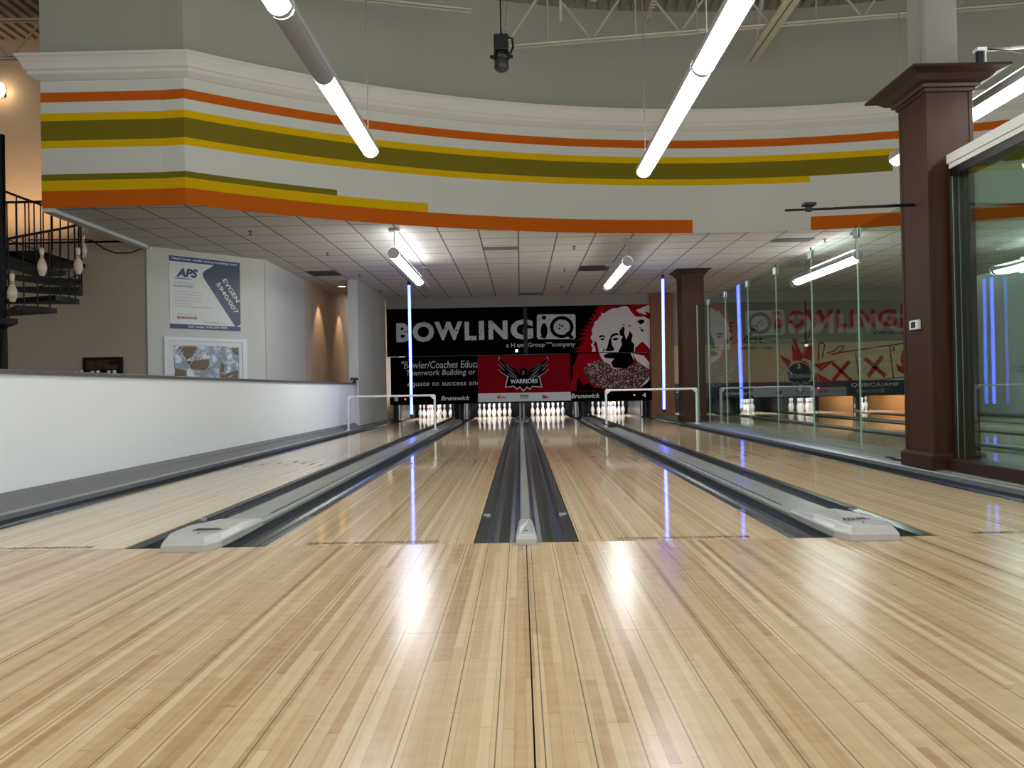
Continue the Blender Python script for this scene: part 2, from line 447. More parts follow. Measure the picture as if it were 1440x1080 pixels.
gl = ['by the low white wall', 'left of the wide capping with the left end cap', 'right of the wide capping with the left end cap',
      'left of the narrow centre divider', 'right of the narrow centre divider', 'left of the wide capping with the right end cap',
      'right of the wide capping with the right end cap', 'along the foot of the glass partition']
k = 0
for i in range(4):
    for s in (-1, 1):
        gutter(LC[i] + s * LW / 2, s, 'dark gutter ' + gl[k]); k += 1
gl2 = ['just behind the glass partition', 'on the far side of the first lane behind the glass', 'nearer side of the second lane behind the glass',
       'far side of the second lane behind the glass', 'nearer side of the third lane behind the glass', 'far side of the third lane behind the glass',
       'nearer side of the farthest lane behind the glass', 'far side of the farthest lane behind the glass']
k = 0
for i in range(4, 8):
    for s in (-1, 1):
        gutter(LC[i] + s * LW / 2, s, 'dark gutter, ' + gl2[k]); k += 1

# ------------------------------------------------------------------ divider cappings
def wide_capping(x0, x1, label, cap=True, back=-.12, flip=1):
    c = (x0 + x1) / 2
    t = thing('lane_divider', label, 'lane divider', (c, 0, -.085), 'cappings between the lanes')
    b = MB()
    pr = [(x0 + .003, -.085), (x0 + .003, .012), (x0 + .012, .024), (x0 + .035, .03), (x1 - .035, .03), (x1 - .012, .024), (x1 - .003, .012), (x1 - .003, -.085)]
    b.sweep_y(pr, .62, 16.0); b.build('capping', 'cap', t)
    for q in (x0 + .03, x1 - .03):
        b = MB(); b.box(q - .004, q + .004, .9, 15.9, .0295, .0315); b.build('groove', 'slot', t)
    if cap:
        e = MB()
        # plan outline of the end cap, top smaller than the skirt
        pl = [(x0 - .030, .64), (x0 - .036, .22), (x0 - .035, .02), (x0 + .01, -.105), (x1 - .03, -.105), (x1 + .012, .0), (x1 + .016, .26), (x1 + .01, .64)]
        if flip < 0: pl = [(2 * c - x, y) for x, y in reversed(pl)]
        def ring(sc, dy, z, zf):
            return [(c + (x - c) * sc, y + dy, z if y < .4 else zf) for x, y in pl]
        rings = [ring(1, 0, .001, .001), ring(1.0, 0, .034, .030), ring(.97, .008, .040, .032), ring(.86, .03, .066, .0335), ring(.80, .045, .070, .034)]
        n = len(pl); vs = [p for r_ in rings for p in r_]; fs = []
        for j in range(len(rings) - 1):
            for q in range(n):
                q2 = (q + 1) % n; fs.append((j * n + q, j * n + q2, (j + 1) * n + q2, (j + 1) * n + q))
        fs.append(tuple((len(rings) - 1) * n + q for q in range(n)))
        e.add(vs, fs); ec = e.build('end_cap', 'capend', t, bevel=.004)
        # moulded emblem: three slanted bars and a long wedge
        b = MB(); z = .0715
        for q in range(3):
            b.prism([(0, 0), (.016, 0), (.030, .05), (.014, .05)], (c - .055 + q * .022, .11, z - .0022), (1, 0, 0), (0, 1, 0), .002)
        b.prism([(0, 0), (.085, .012), (.09, .024), (.012, .018)], (c + .008, .11, z - .0022), (1, 0, 0), (0, 1, 0), .002)
        b.prism([(.012, .03), (.07, .038), (.06, .05), (.02, .048)], (c + .008, .11, z - .0022), (1, 0, 0), (0, 1, 0), .002)
        b.build('emblem', 'slot', ec)
        b = MB(); b.lathe([(.007, 0), (.007, .002), (0, .002)], (c + .012, .03, .0695), 10); b.build('screw', 'slot', ec)
    return t
wide_capping(LC[0] + LW / 2 + GW, LC[1] - LW / 2 - GW, 'wide grey capping with a moulded end cap, left of the centre lanes', True, flip=1)
wide_capping(LC[2] + LW / 2 + GW, LC[3] - LW / 2 - GW, 'wide grey capping with a moulded end cap, right of the centre lanes', True, flip=-1)
wide_capping(LC[5] + LW / 2 + GW, LC[6] - LW / 2 - GW, 'wide grey capping behind the glass partition, between second and third lanes there', True)

def narrow_capping(c, label):
    t = thing('lane_divider', label, 'lane divider', (c, 0, -.085), 'cappings between the lanes')
    w = .031
    b = MB(); b.sweep_y([(c - w, -.085), (c - w, .014), (c - w * .7, .024), (c + w * .7, .024), (c + w, .014), (c + w, -.085)], .45, 16.0)
    b.build('capping', 'cap', t)
    e = MB(); pl = [(-.036, .5), (-.05, .12), (-.055, -.02), (-.05, -.07), (.05, -.07), (.055, -.02), (.05, .12), (.036, .5)]
    rings = []
    for sc, dy, z, zf in ((1, 0, .001, .001), (1, 0, .03, .026), (.94, .01, .042, .028), (.70, .025, .052, .03)):
        rings.append([(c + x * sc, y + dy, z if y < .3 else zf) for x, y in pl])
    n = len(pl); vs = [p for r_ in rings for p in r_]; fs = []
    for j in range(3):
        for q in range(n):
            q2 = (q + 1) % n; fs.append((j * n + q, j * n + q2, (j + 1) * n + q2, (j + 1) * n + q))
    fs.append(tuple(3 * n + q for q in range(n)))
    e.add(vs, fs); ec = e.build('end_cap', 'capend', t, bevel=.003)
    b = MB(); b.lathe([(.009, 0), (.009, .003), (0, .003)], (c, .05, .05), 10); b.build('screw', 'slot', ec)
narrow_capping(0, 'narrow grey centre divider with a small rounded end cap')
narrow_capping((LC[4] + LC[5]) / 2, 'narrow grey divider between first and second lanes behind the glass')
narrow_capping((LC[6] + LC[7]) / 2, 'narrow grey divider between third and farthest lanes behind the glass')

# ------------------------------------------------------------------ left edge: rail, baseboard, low wall
xg = LC[0] - LW / 2 - GW      # outer side of the left gutter
b = MB(); b.sweep_y([(xg - .002, -.085), (xg - .002, .028), (xg - .015, .036), (xg - .055, .036), (xg - .062, .03), (xg - .062, -.085)], 0.0, 15.8)
tag(b.build('edge_rail', 'alum', None), 'aluminium rail between the left gutter and grey baseboard', 'rail')
b = MB(); b.sweep_y([(xg - .064, -.08), (xg - .064, .034), (xg - .16, .085), (xg - .166, .098), (xg - .225, .132), (xg - .25, .132), (xg - .25, -.08)], 0.0, 15.8)
struct('baseboard_left', b, 'base')
XW = -3.60
b = MB(); b.box(XW - .14, XW, -6.0, 12.42, -.08, .955); struct('wall_low_left', b, 'wallw')
b = MB(); b.box(XW - .165, XW + .03, -6.02, 12.48, .955, .987); struct('trim_1', b, 'wallcap', bevel=.006)
b = MB(); b.box(XW + .002, XW + .03, -6.0, -.01, 0, .12); struct('baseboard_left_front', b, 'base')

# ------------------------------------------------------------------ left background walls
b = MB(); b.box(-3.70, -3.49, 12.43, 12.62, 0, ZC); b.box(-3.62, -3.50, 12.62, 15.86, 0, ZC)
struct('wall_lane_end_left', b, 'wallgrey')
pa = Vector((-6.03, 8.33, 0)); pb_ = Vector((-4.62, 9.80, 0)); pt = (pb_ - pa).normalized(); pn = Vector((pt.y, -pt.x, 0))
b = MB()
q = [pa, pb_, pb_ - pn * .15, pa - pn * .15]
b.prism([(v.x, v.y) for v in q], (0, 0, 0), (1, 0, 0), (0, 1, 0), ZC); struct('wall_poster', b, 'wallgrey')
b = MB(); b.box(-4.72, -4.60, 9.80, 12.3, 0, ZC, 0); b.box(-4.72, -4.60, 12.3, 21, 0, ZC, 1)
struct('wall_hallway', b, ['wallgrey', 'walltan'])
b = MB(); b.box(-4.72, -3.5, 18.0, 18.15, 0, ZC); struct('wall_hallway_end', b, 'walltan')
b = MB(); b.box(-14, -6.03, 8.40, 8.55, 0, 3.33, 0); b.box(-14, -6.1, 8.62, 8.8, 3.33, 7.0, 0); b.box(-14, -6.03, 8.40, 8.62, 3.30, 3.335, 0)
struct('wall_back_left', b, 'walltan')
b = MB(); b.box(-14.1, -13.9, -9, 9, 0, 7.0); struct('wall_far_left', b, 'walltan')

# ------------------------------------------------------------------ bulkhead with painted stripes
BC, BR = (3.338, -4.52), 12.738
XL, YL, XK = -6.10, 5.759, -4.235
def arc_pt(x, extra=0.0):
    R_ = BR - extra
    # same polar angle, moved toward the room by `extra`
    a = math.asin((x - BC[0]) / BR)
    return (BC[0] + R_ * math.sin(a), BC[1] + R_ * math.cos(a))
xs_arc = [XK + (10.6 - XK) * i / 56 for i in range(57)]
stops = [-2.548, -1.332, 2.774, 4.626, 5.843, 7.305]
xs_arc = sorted([x for x in xs_arc if all(abs(x - s_) > .08 for s_ in stops)] + stops)
path = [(XL, YL)] + [(XL + (XK - XL) * i / 6, YL) for i in range(1, 6)] + [arc_pt(x) for x in xs_arc]
pathx = [XL + (XK - XL) * i / 6 for i in range(6)] + xs_arc
zb = [3.22, 3.432, 3.565, 3.645, 3.98, 4.077, 4.332, 4.43, 4.572, 4.697, 4.84]
def band(i, xm):
    z = (zb[i] + zb[i + 1]) / 2
    if i == 0: return 'orange' if (xm < 2.774 or xm > 4.626) else 'bwhite'
    if i == 1: return 'yellow' if xm < -1.332 else 'bwhite'
    if i == 2: return 'olive' if xm < -2.548 else 'bwhite'
    if i == 4: return 'yellow' if xm < 4.626 else 'bwhite'
    if i == 5: return 'olive' if xm < 5.843 or xm > 7.305 else 'bwhite'
    if i == 6: return 'yellow'
    if i == 8: return 'orange'
    return 'bwhite'
SL = ['bwhite', 'orange', 'yellow', 'olive']
b = MB(); n = len(path); vs = []
for z in zb: vs += [(x, y, z) for x, y in path]
for j in range(len(zb) - 1):
    for i in range(n - 1):
        xm = (pathx[i] + pathx[i + 1]) / 2
        b.add([vs[j * n + i], vs[j * n + i + 1], vs[(j + 1) * n + i + 1], vs[(j + 1) * n + i]], [(0, 1, 2, 3)], SL.index(band(j, xm)))
# return on the left end, body behind
b.add([(XL, YL, 3.22), (XL, 8.62, 3.22), (XL, 8.62, 4.84), (XL, YL, 4.84)], [(0, 1, 2, 3)], 0)
struct('wall_bulkhead', b, SL)
# crown moulding swept along the bulkhead
prof = [(0, 4.84), (.03, 4.845), (.10, 4.895), (.105, 4.935), (.13, 4.95), (.15, 5.02), (.185, 5.075), (.205, 5.09), (.205, 5.125), (0, 5.13)]
b = MB(); k = len(prof); vs = []
mpath = []
for d, z in prof:
    # left leg offset toward the room; end overhangs past the corner
    yk = YL - d
    line = [(XL - d, yk)] + [(x, yk) for x in (-5.7, -5.2, -4.7)]
    a0 = math.asin((XK - BC[0]) / BR)
    # intersection of the offset line with the offset arc
    aa = math.acos(min(1, (yk - BC[1]) / (BR - d)))
    xk = BC[0] - (BR - d) * math.sin(aa)
    arc = [(BC[0] + (BR - d) * math.sin(t_), BC[1] + (BR - d) * math.cos(t_)) for t_ in [-aa + (aa + .60) * q / 60 for q in range(61)]]
    mpath.append([(x, y, z) for x, y in line + arc])
npt = len(mpath[0])
b2 = MB(); vs = [p for r_ in mpath for p in r_]; fs = []
for j in range(k - 1):
    for i in range(npt - 1):
        fs.append((j * npt + i, j * npt + i + 1, (j + 1) * npt + i + 1, (j + 1) * npt + i))
fs.append(tuple(j * npt for j in range(k)))
b2.add(vs, fs)
# return along the left end
vs = [(XL - d, YL - d, z) for d, z in prof] + [(XL - d, 8.62, z) for d, z in prof]
b2.add(vs, [(j, j + 1, k + j + 1, k + j) for j in range(k - 1)])
struct('trim_2', b2, 'mould')
# upper wall above the moulding
ZT = 6.75
b = MB()
for i in range(n - 1):
    b.add([(*path[i], 4.84), (*path[i + 1], 4.84), (*path[i + 1], ZT), (*path[i], ZT)], [(0, 1, 2, 3)])
b.add([(XL, YL, 4.84), (XL, 8.7, 4.84), (XL, 8.7, ZT), (XL, YL, ZT)], [(0, 1, 2, 3)])
struct('wall_front_upper', b, 'walltop')

# ------------------------------------------------------------------ tiled ceiling under the bulkhead
b = MB()
back = [(x, y) for x, y in path]
for i in range(n - 1):
    (xa, ya), (xb, yb) = path[i], path[i + 1]
    b.add([(xa, ya + .01, ZC), (xb, yb + .01, ZC), (xb, 18.2, ZC), (xa, 18.2, ZC)], [(0, 1, 2, 3)])
    b.add([(xa, ya + .01, ZC + .05), (xb, yb + .01, ZC + .05), (xb, 18.2, ZC + .05), (xa, 18.2, ZC + .05)], [(0, 1, 2, 3)])
struct('ceiling', b, 'ceil')
b = MB(); b.box(XL - .01, XL + .13, YL + .02, 8.4, ZC - .05, ZC - .002); struct('trim_3', b, 'ceilw')

# soffit wall over the masks, end walls
b = MB(); b.box(-3.5, 11.6, YM + .02, YM + .2, 2.9, ZC); struct('wall_mask_top', b, mat('soffit_grey', W_(150, 146, 140), .7))
b = MB(); b.box(11.2, 11.4, -9, 20, 0, 7.0); struct('wall_right', b, 'bwhite')
b = MB(); b.box(-3.62, 11.4, 19.9, 20.1, -.1, ZC); struct('wall_back_pit', b, 'dark')

# ------------------------------------------------------------------ roof deck, joists, beam
b = MB()
x = -14.0
while x < 13:
    b.box(x, x + .09, -9, 9, ZT, ZT + .02); b.box(x + .09, x + .18, -9, 9, ZT + .05, ZT + .07)
    b.box(x + .085, x + .095, -9, 9, ZT, ZT + .07); b.box(x + .175, x + .185, -9, 9, ZT, ZT + .07)
    x += .18
struct('ceiling_deck', b, 'deck')
def joist(label, p0, p1, zt, web=.85, size=.028, group='open web roof joists'):
    t = thing('roof_joist', label, 'roof joist', p0, group)
    a, c = Vector(p0), Vector(p1); d = (c - a); L = d.length; d.normalize(); s = Vector((-d.y, d.x, 0))
    b = MB()
    for sg in (-1, 1):
        for z in (0,):
            b.tube([a + s * .04 * sg, c + s * .04 * sg], size * .8, 4)
    b.build('bottom_chord', 'steel', t)
    b = MB()
    for sg in (-1, 1):
        b.tube([a + s * .04 * sg + Vector((0, 0, zt)), c + s * .04 * sg + Vector((0, 0, zt))], size * .8, 4)
    b.build('top_chord', 'steel', t)
    b = MB(); q = 0; upw = False
    while q < L - web * .4:
        e_ = min(q + web * .5, L)
        za, zb_ = (0, zt) if not upw else (zt, 0)
        b.tube([a + d * q + Vector((0, 0, za)), a + d * e_ + Vector((0, 0, zb_))], size * .62, 6)
        if upw: b.tube([a + d * q + Vector((0, 0, za)), a + d * q + Vector((0, 0, 0))], size * .4, 6)
        upw = not upw; q = e_
    b.build('web', 'steel', t)
    return t
joist('cream open web joist across the top centre, above the black spotlight', (-.15, 7.0, 5.71), (7.0, 6.55, 5.93), .86, 1.25)
joist('cream open web joist at the top left, ending over the left pendant light', (-4.1, 5.55, 5.98), (-.6, 6.6, 6.05), .62, 1.1)
joist('cream open web joist near the right edge, behind the tall dark column', (3.2, 5.2, 5.62), (9.5, 4.9, 5.72), .95, 1.2)
joist('dim roof joist in the dark top left corner', (-9.8, 7.6, 6.0), (-6.2, 7.8, 6.05), .6, 1.0)
t = thing('roof_girder', 'cream double angle girder running toward the viewer, right of the right pendant', 'roof girder', (3.62, 7.9, 5.83))
b = MB()
for sg in (-1, 1):
    b.box(3.62 + sg * .06 - .045, 3.62 + sg * .06 + .045, -2, 7.85, 5.78, 5.80); b.box(3.62 + sg * .02 - .006, 3.62 + sg * .02 + .006, -2, 7.85, 5.80, 5.88)
b.build('bottom_chord', 'steel', t)
for i, y in enumerate((7.5, 6.3, 5.1, 3.9)):
    b = MB(); b.tube([(3.60, y, 5.85), (3.60, y - .6, 6.7)], .035, 6); b.tube([(3.64, y - .6, 6.7), (3.64, y - 1.2, 5.85)], .035, 6)
    b.build('web', 'steel', t)
for nm, x, y0, y1, lab in (('strut', 1.90, 6.8, 8.0, 'perforated steel strut above the right pendant light'), ('strut', 5.78, 6.9, 7.85, 'perforated steel strut left of the tall dark column')):
    t = thing('channel_' + nm, lab, 'strut', (x, y0, 6.30), 'perforated roof struts')
    b = MB()
    for sg in (-1, 1): b.box(x + sg * .03 - .004, x + sg * .03 + .004, 4.6, min(y1, 7.1), 6.02, 6.07)
    for q in range(26): b.box(x - .03, x + .03, 4.6 + q * .09, 4.64 + q * .09, 6.02, 6.026)
    b.build('channel', 'steel', t)
b = MB(); b.tube([(.62, 6.3, 6.74), (.62, 6.3, 5.72)], .022, 8); tag(b.build('pipe', 'steel'), 'thin vertical pipe hanging by the joist, right of the spotlight', 'pipe')
b = MB(); b.tube([(1.15, 6.6, 6.74), (1.10, 6.6, 6.15)], .05, 10); tag(b.build('conduit', 'steel'), 'short fat pipe stub from the roof deck, top centre', 'pipe')

# ------------------------------------------------------------------ hanging linear lights
def pendant(label, x, z, y0, y1, lit, wires, group='long white pendant tube lights', r=.088):
    """housing is the upper shell, the lens the lower half; lit: list of (ya, yb, on)"""
    t = thing('pendant_light', label, 'pendant light', (x, (y0 + y1) / 2, z), group)
    pr = [(x + r * math.cos(a), z + r * math.sin(a)) for a in [PI * (-.10) + PI * 1.20 * k / 14 for k in range(15)]]
    b = MB(); b.sweep_y(pr, y0, y1, 0, False, 1, True); b.build('housing', 'housing', t)
    for ya, yb, on in lit:
        pr = [(x + r * .97 * math.cos(a), z + r * .97 * math.sin(a)) for a in [PI * 1.07 + PI * .86 * k / 12 for k in range(13)]]
        b = MB(); b.sweep_y(pr, ya, yb, 0, False, 1, True)
        b.build('lens', on, t)
    for y, s in ((y0, -1), (y1, 1)):
        b = MB(); sg = 20
        vs = [(x + r * math.cos(2 * PI * k / sg), y, z + r * math.sin(2 * PI * k / sg)) for k in range(sg)]
        vs += [(x + r * .93 * math.cos(2 * PI * k / sg), y + s * .012, z + r * .93 * math.sin(2 * PI * k / sg)) for k in range(sg)]
        b.add(vs, [(k, (k + 1) % sg, sg + (k + 1) % sg, sg + k) for k in range(sg)] + [tuple(range(sg, 2 * sg))])
        b.build('end_cap', 'housing', t)
    if wires:
        b = MB(); b.box(x - .028, x + .028, y0 + .2, y1 - .2, z + r - .003, z + r + .0015); b.build('top_lens', 'pend_up', t)
    for y, zt in wires:
        b = MB(); b.tube([(x, y, z + r), (x, y, zt)], .006, 5); b.build('suspension_wire', 'cable', t)
    return t
R_ = .088
def row(x, z, segs, lab, wz):
    for j, (ya, yb, lens) in enumerate(segs):
        pendant(lab[j], x, z, ya, yb, lens, [(yb - .12, wz), (ya + .12, wz)])
row(-1.53, 3.31, [(1.04, 4.0, [(1.06, 2.12, 'lens_off'), (2.12, 3.98, 'tube')]), (-1.96, 1.00, [(-1.94, .98, 'tube')]), (-5.0, -2.0, [(-4.98, -2.02, 'tube')])],
    ['left pendant tube light with a dark unlit stretch, over the left centre lane', 'pendant tube light at the top edge, joined to the left one', 'pendant tube light behind the viewpoint, left row'], 6.7)
row(1.425, 3.235, [(1.95, 4.7, [(1.97, 4.68, 'tube')]), (-1.0, 1.91, [(-.98, 1.89, 'tube')]), (-4.0, -1.04, [(-3.98, -1.06, 'tube')])],
    ['right pendant tube light ending above the olive stripe, over the right centre lane', 'pendant tube light cut by the top edge, joined to the right one', 'pendant tube light behind the viewpoint, right row'], 6.7)
row(4.17, 3.25, [(1.6, 4.5, [(1.62, 4.48, 'tube')]), (-1.4, 1.56, [(-1.38, 1.54, 'tube')])],
    ['pendant tube light behind the tall dark column, over the glass partition', 'pendant tube light at the right edge, above the white glass header'], 6.7)
row(7.4, 3.3, [(-1.6, 1.36, [(-1.58, 1.34, 'tube')])],  # unseen pendant added to brighten the bay behind the glass
    ['pendant tube light over the approach behind the glass, out of view'], 6.7)

def soffit_light(label, x, z, y0, y1, ylit, uplit, can, lens='tube2'):
    t = pendant(label, x, z, y0, y1, [(y0 + .02, ylit, lens), (ylit, y1 - .02, 'lens_off')], [], 'round ended lights under the tiled ceiling')
    if uplit:
        b = MB(); b.box(x - .035, x + .035, y0 + .1, y1 - .8, z + R_ + .001, z + R_ + .008); b.build('uplight_lens', 'uplight', t)
    for y in can:
        b = MB(); b.lathe([(.0, 0), (.085, 0), (.085, -.035), (.06, -.045), (0, -.045)], (x, y, ZC), 16); b.build('canopy', 'housing', t)
        b = MB(); b.tube([(x, y, ZC - .04), (x - .005, y, ZC - .2), (x, y + .02, z + R_)], .008, 6); b.build('stem', 'housing', t)
    return t
soffit_light('round ended ceiling light at left, glowing on the tiles above the left blue tube', -1.86, 2.84, 7.35, 11.1, 10.2, True, (7.45, 10.9))
soffit_light('round ended ceiling light right of the centre vent, dimmer one', 1.78, 2.85, 8.56, 11.5, 11.3, False, (8.62, 11.03))
soffit_light('round ended ceiling light seen through the glass partition', 5.46, 2.85, 8.37, 11.1, 11.0, True, (8.45, 10.7))
soffit_light('round ended ceiling light far right, above the farthest lanes behind the glass', 8.9, 2.85, 7.6, 10.4, 10.3, True, (7.7, 10.2))

# ------------------------------------------------------------------ blue tubes
def blue_tube(label, x, y, z0, z1, lean=0.0, z2=ZC):
    t = thing('blue_tube_light', label, 'tube light', (x, y, z0), 'blue vertical tube lights')
    b = MB(); b.tube([(x + lean, y, z0), (x, y, z1)], .027, 10); b.build('glowing_tube', 'blue', t)
    b = MB(); b.lathe([(0, -.05), (.02, -.05), (.032, -.02), (.032, .03), (0, .03)], (x + lean, y, z0), 10); b.build('bottom_cap', 'blackg', t)
    b = MB(); b.lathe([(0, -.03), (.032, -.03), (.032, .04), (.012, .05), (0, .05)], (x, y, z1), 10); b.build('top_cap', 'blackg', t)
    b = MB(); b.tube([(x, y, z1 + .04), (x, y, z2)], .004, 5); b.build('hanging_wire', 'cable', t)
blue_tube('blue glowing tube hanging over the leftmost lane', -2.196, 11.2, .30, 2.93, .01)
blue_tube('blue glowing tube hanging beside the wooden column in front of the glass', 2.912, 11.5, .30, 3.0, -.026)

# ------------------------------------------------------------------ pins
inch = .0254
PP = [(0, 0), (1.015, 0), (1.2, .25), (1.41, .75), (1.955, 2.25), (2.255, 3.375), (2.39, 4.5), (2.28, 5.875), (1.85, 7.25), (1.24, 8.625), (.98, 9.375), (.90, 10), (.935, 10.875), (1.05, 11.75), (1.2, 12.625), (1.273, 13.5), (1.15, 14.3), (.8, 14.8), (.4, 14.97), (0, 15)]
def smooth_prof(P, sub=2):
    out = []
    for i in range(len(P) - 1):
        p0, p1, p2, p3 = P[max(i - 1, 0)], P[i], P[i + 1], P[min(i + 2, len(P) - 1)]
        for k in range(sub):
            t = k / sub
            out.append(tuple(max(0, .5 * ((2 * p1[j]) + (-p0[j] + p2[j]) * t + (2 * p0[j] - 5 * p1[j] + 4 * p2[j] - p3[j]) * t * t + (-p0[j] + 3 * p1[j] - 3 * p2[j] + p3[j]) * t ** 3)) for j in (0, 1)))
    out.append(P[-1]); return out
SP = [(r * inch, z * inch) for r, z in smooth_prof(PP)]
def make_pin(m, cat='bowling pin', bandz=((9.35, 9.8), (10.35, 10.8))):
    b = MB(); b.lathe(SP, (0, 0, 0), 18); o = b.build('bowling_pin', m)
    for z0, z1 in bandz:
        def rad(z):
            for (ra, za), (rb, zb_) in zip(SP[:-1], SP[1:]):
                if za <= z * inch <= zb_: return ra + (rb - ra) * (z * inch - za) / max(1e-9, zb_ - za)
        b = MB(); b.lathe([(rad(z0) - .002, z0 * inch), (rad(z0) + .0008, z0 * inch), (rad((z0 + z1) / 2) + .0008, (z0 + z1) / 2 * inch), (rad(z1) + .0008, z1 * inch), (rad(z1) - .002, z1 * inch)], (0, 0, 0), 18)
        b.build('neck_stripe', 'pinred', o)
    o['category'] = cat
    return o
proto = make_pin('pin')
RACK = [(0, 0, 'at the front point'), (-.1524, .264, 'left in the second row'), (.1524, .264, 'right in the second row'),
        (-.3048, .528, 'left in the third row'), (0, .528, 'middle of the third row'), (.3048, .528, 'right in the third row'),
        (-.4572, .792, 'back row, far left'), (-.1524, .792, 'back row, inner left'), (.1524, .792, 'back row, inner right'), (.4572, .792, 'back row, far right')]
LSHORT = ['leftmost lane', 'lane left of centre', 'lane right of centre', 'lane beside the glass', 'first lane behind the glass', 'second lane behind the glass', 'third lane behind the glass', 'farthest lane behind the glass']
first = True
for i in range(8):
    if i == 4: continue
    for k, (dx, dy, pos) in enumerate(RACK):
        if i == 7 and k in (2, 3, 4, 5, 6, 7, 8): continue
        lab = 'white pin ' + pos + ', on the ' + LSHORT[i]
        loc = (LC[i] + dx, 18.29 + dy, .0005)
        grp = 'pins racked on the ' + LSHORT[i]
        if first:
            proto.location = loc; proto['label'] = lab; proto['group'] = grp; first = False
        else: dup(proto, loc, lab, grp)

# ------------------------------------------------------------------ pin pits: kickbacks, lamps, curtain
def kickback(x0, x1, label, front=16.1, chrome=None):
    t = thing('kickback_panel', label, 'pin deck panel', ((x0 + x1) / 2, front, -.02), 'dark panels between the pin decks')
    b = MB(); b.box(x0, x1, front + .25, 19.4, -.02, .62); b.build('side_panel', 'blackg', t)
    b = MB(); pr = []
    for k in range(9):
        a = PI + PI * k / 8
        pr.append(((x0 + x1) / 2 + (x1 - x0) / 2 * math.cos(a), front + .26 + .24 * math.sin(a)))
    b.prism(pr, (0, 0, -.02), (1, 0, 0), (0, 1, 0), .58); b.build('rounded_front', 'blackg', t)
    if chrome:
        for xc in chrome:
            b = MB(); b.tube([(xc, front + .05, .03), (xc, front + .05, .53)], .045, 12); b.build('chrome_post', 'chrome', t)
    return t
kickback(-3.42, LC[0] - LW / 2 - .05, 'dark pin deck panel at the far left under the number one', chrome=(-3.22,))
kickback(LC[0] + LW / 2 + .27, LC[1] - LW / 2 - .17, 'dark rounded pin deck panel with chrome post, between first and second racks', chrome=(LC[1] - LW / 2 - .10,))
kickback(LC[2] + LW / 2 + .17, LC[3] - LW / 2 - .29, 'dark rounded pin deck panel with chrome post, between third and fourth racks', chrome=(LC[2] + LW / 2 + .10,))
kickback(LC[3] + LW / 2 + .03, 3.43, 'dark pin deck panel under the number four', chrome=(3.18,))
kickback(7.33, 7.45, 'dark pin deck panel between the racks under the numbers six and seven', front=17.4)
kickback(LC[4] + .7, LC[5] - .7, 'dark pin deck panel left of the second rack behind the glass')
t = thing('kickback_panel', 'thin grey centre post between the two middle racks', 'pin deck panel', (.03, 16.1, 0), 'dark panels between the pin decks')
b = MB(); b.box(.0, .025, 16.2, 19.4, -.02, .5); b.build('side_panel', 'blackg', t)
b = MB(); b.tube([(-.03, 16.12, .0), (-.03, 16.12, .5)], .022, 10); b.tube([(.065, 16.12, .0), (.065, 16.12, .5)], .022, 10); b.build('post', 'alum', t)
b = MB()
for sg, xc in ((-1, -.05), (1, .085)):
    b.tube([(xc + sg * (.02 + .22 * k / 6), 16.12, .02 + .075 * (1 - math.sin(PI * k / 6)) * .9 - .0) for k in range(7)], .008, 6)
b.build('guard_hoop', 'alum', t)
for xa, xb, lab in ((9.09, 9.13, 'orange brown panel between the two farthest racks behind the glass'), (10.50, 10.62, 'orange brown panel right of the farthest rack')):
    b = MB(); b.box(xa, xb, 17.0, 19.4, -.02, .6); tag(b.build('kickback_panel', mat('panel_orange_brown', W_(170, 112, 60), .4, var=.15)), lab, 'pin deck panel', 'dark panels between the pin decks')
b = MB(); b.box(-3.44, 11.1, 19.45, 19.5, -.05, 1.4)
tag(b.build('pit_curtain', 'curtain'), 'black curtain behind the racked pins', 'curtain')
for i in range(8):
    t = thing('pin_lamp', 'lamp above the pins of the ' + LNAME[i], 'lamp', (LC[i], 17.3, .95), 'pin lamps behind the masks')
    b = MB(); b.box(LC[i] - .5, LC[i] + .5, 17.2, 17.23, .92, 1.02); b.build('housing', 'black', t)
    for xx in (-.4, .4):
        b = MB(); b.tube([(LC[i] + xx, 17.215, 1.0), (LC[i] + xx, 17.215, ZC)], .008, 6); b.build('hanger_rod', 'black', t)
    b = MB(); b.tube([(LC[i] - .45, 17.27, .96), (LC[i] + .45, 17.27, .96)], .02, 8); b.build('tube', 'pinlamp', t)

# ------------------------------------------------------------------ mask wall and murals
def MX(px, py):   # mural artwork layout: photo pixel on the mask wall -> metres on its face
    return (.184 + .01853 * (px - 740) - .00035 * (py - 418.5), 3.18 - .01853 * ((py - 418.5) + .0165 * (px - 740)))
YF = YM
def art(mb, pts, lift, mi=0, th=.002):
    q = [MX(*p) for p in pts]
    # outline seen from -Y: u = x, v = z ; ux x uy = (1,0,0)x(0,0,1) = (0,-1,0) faces the room
    mb.prism(q, (0, YF - lift, 0), (1, 0, 0), (0, 0, 1), th, mi)
def Z2(x, y, ox=730, oy=420, s=7.2): return (ox + x / s, oy + y / s)

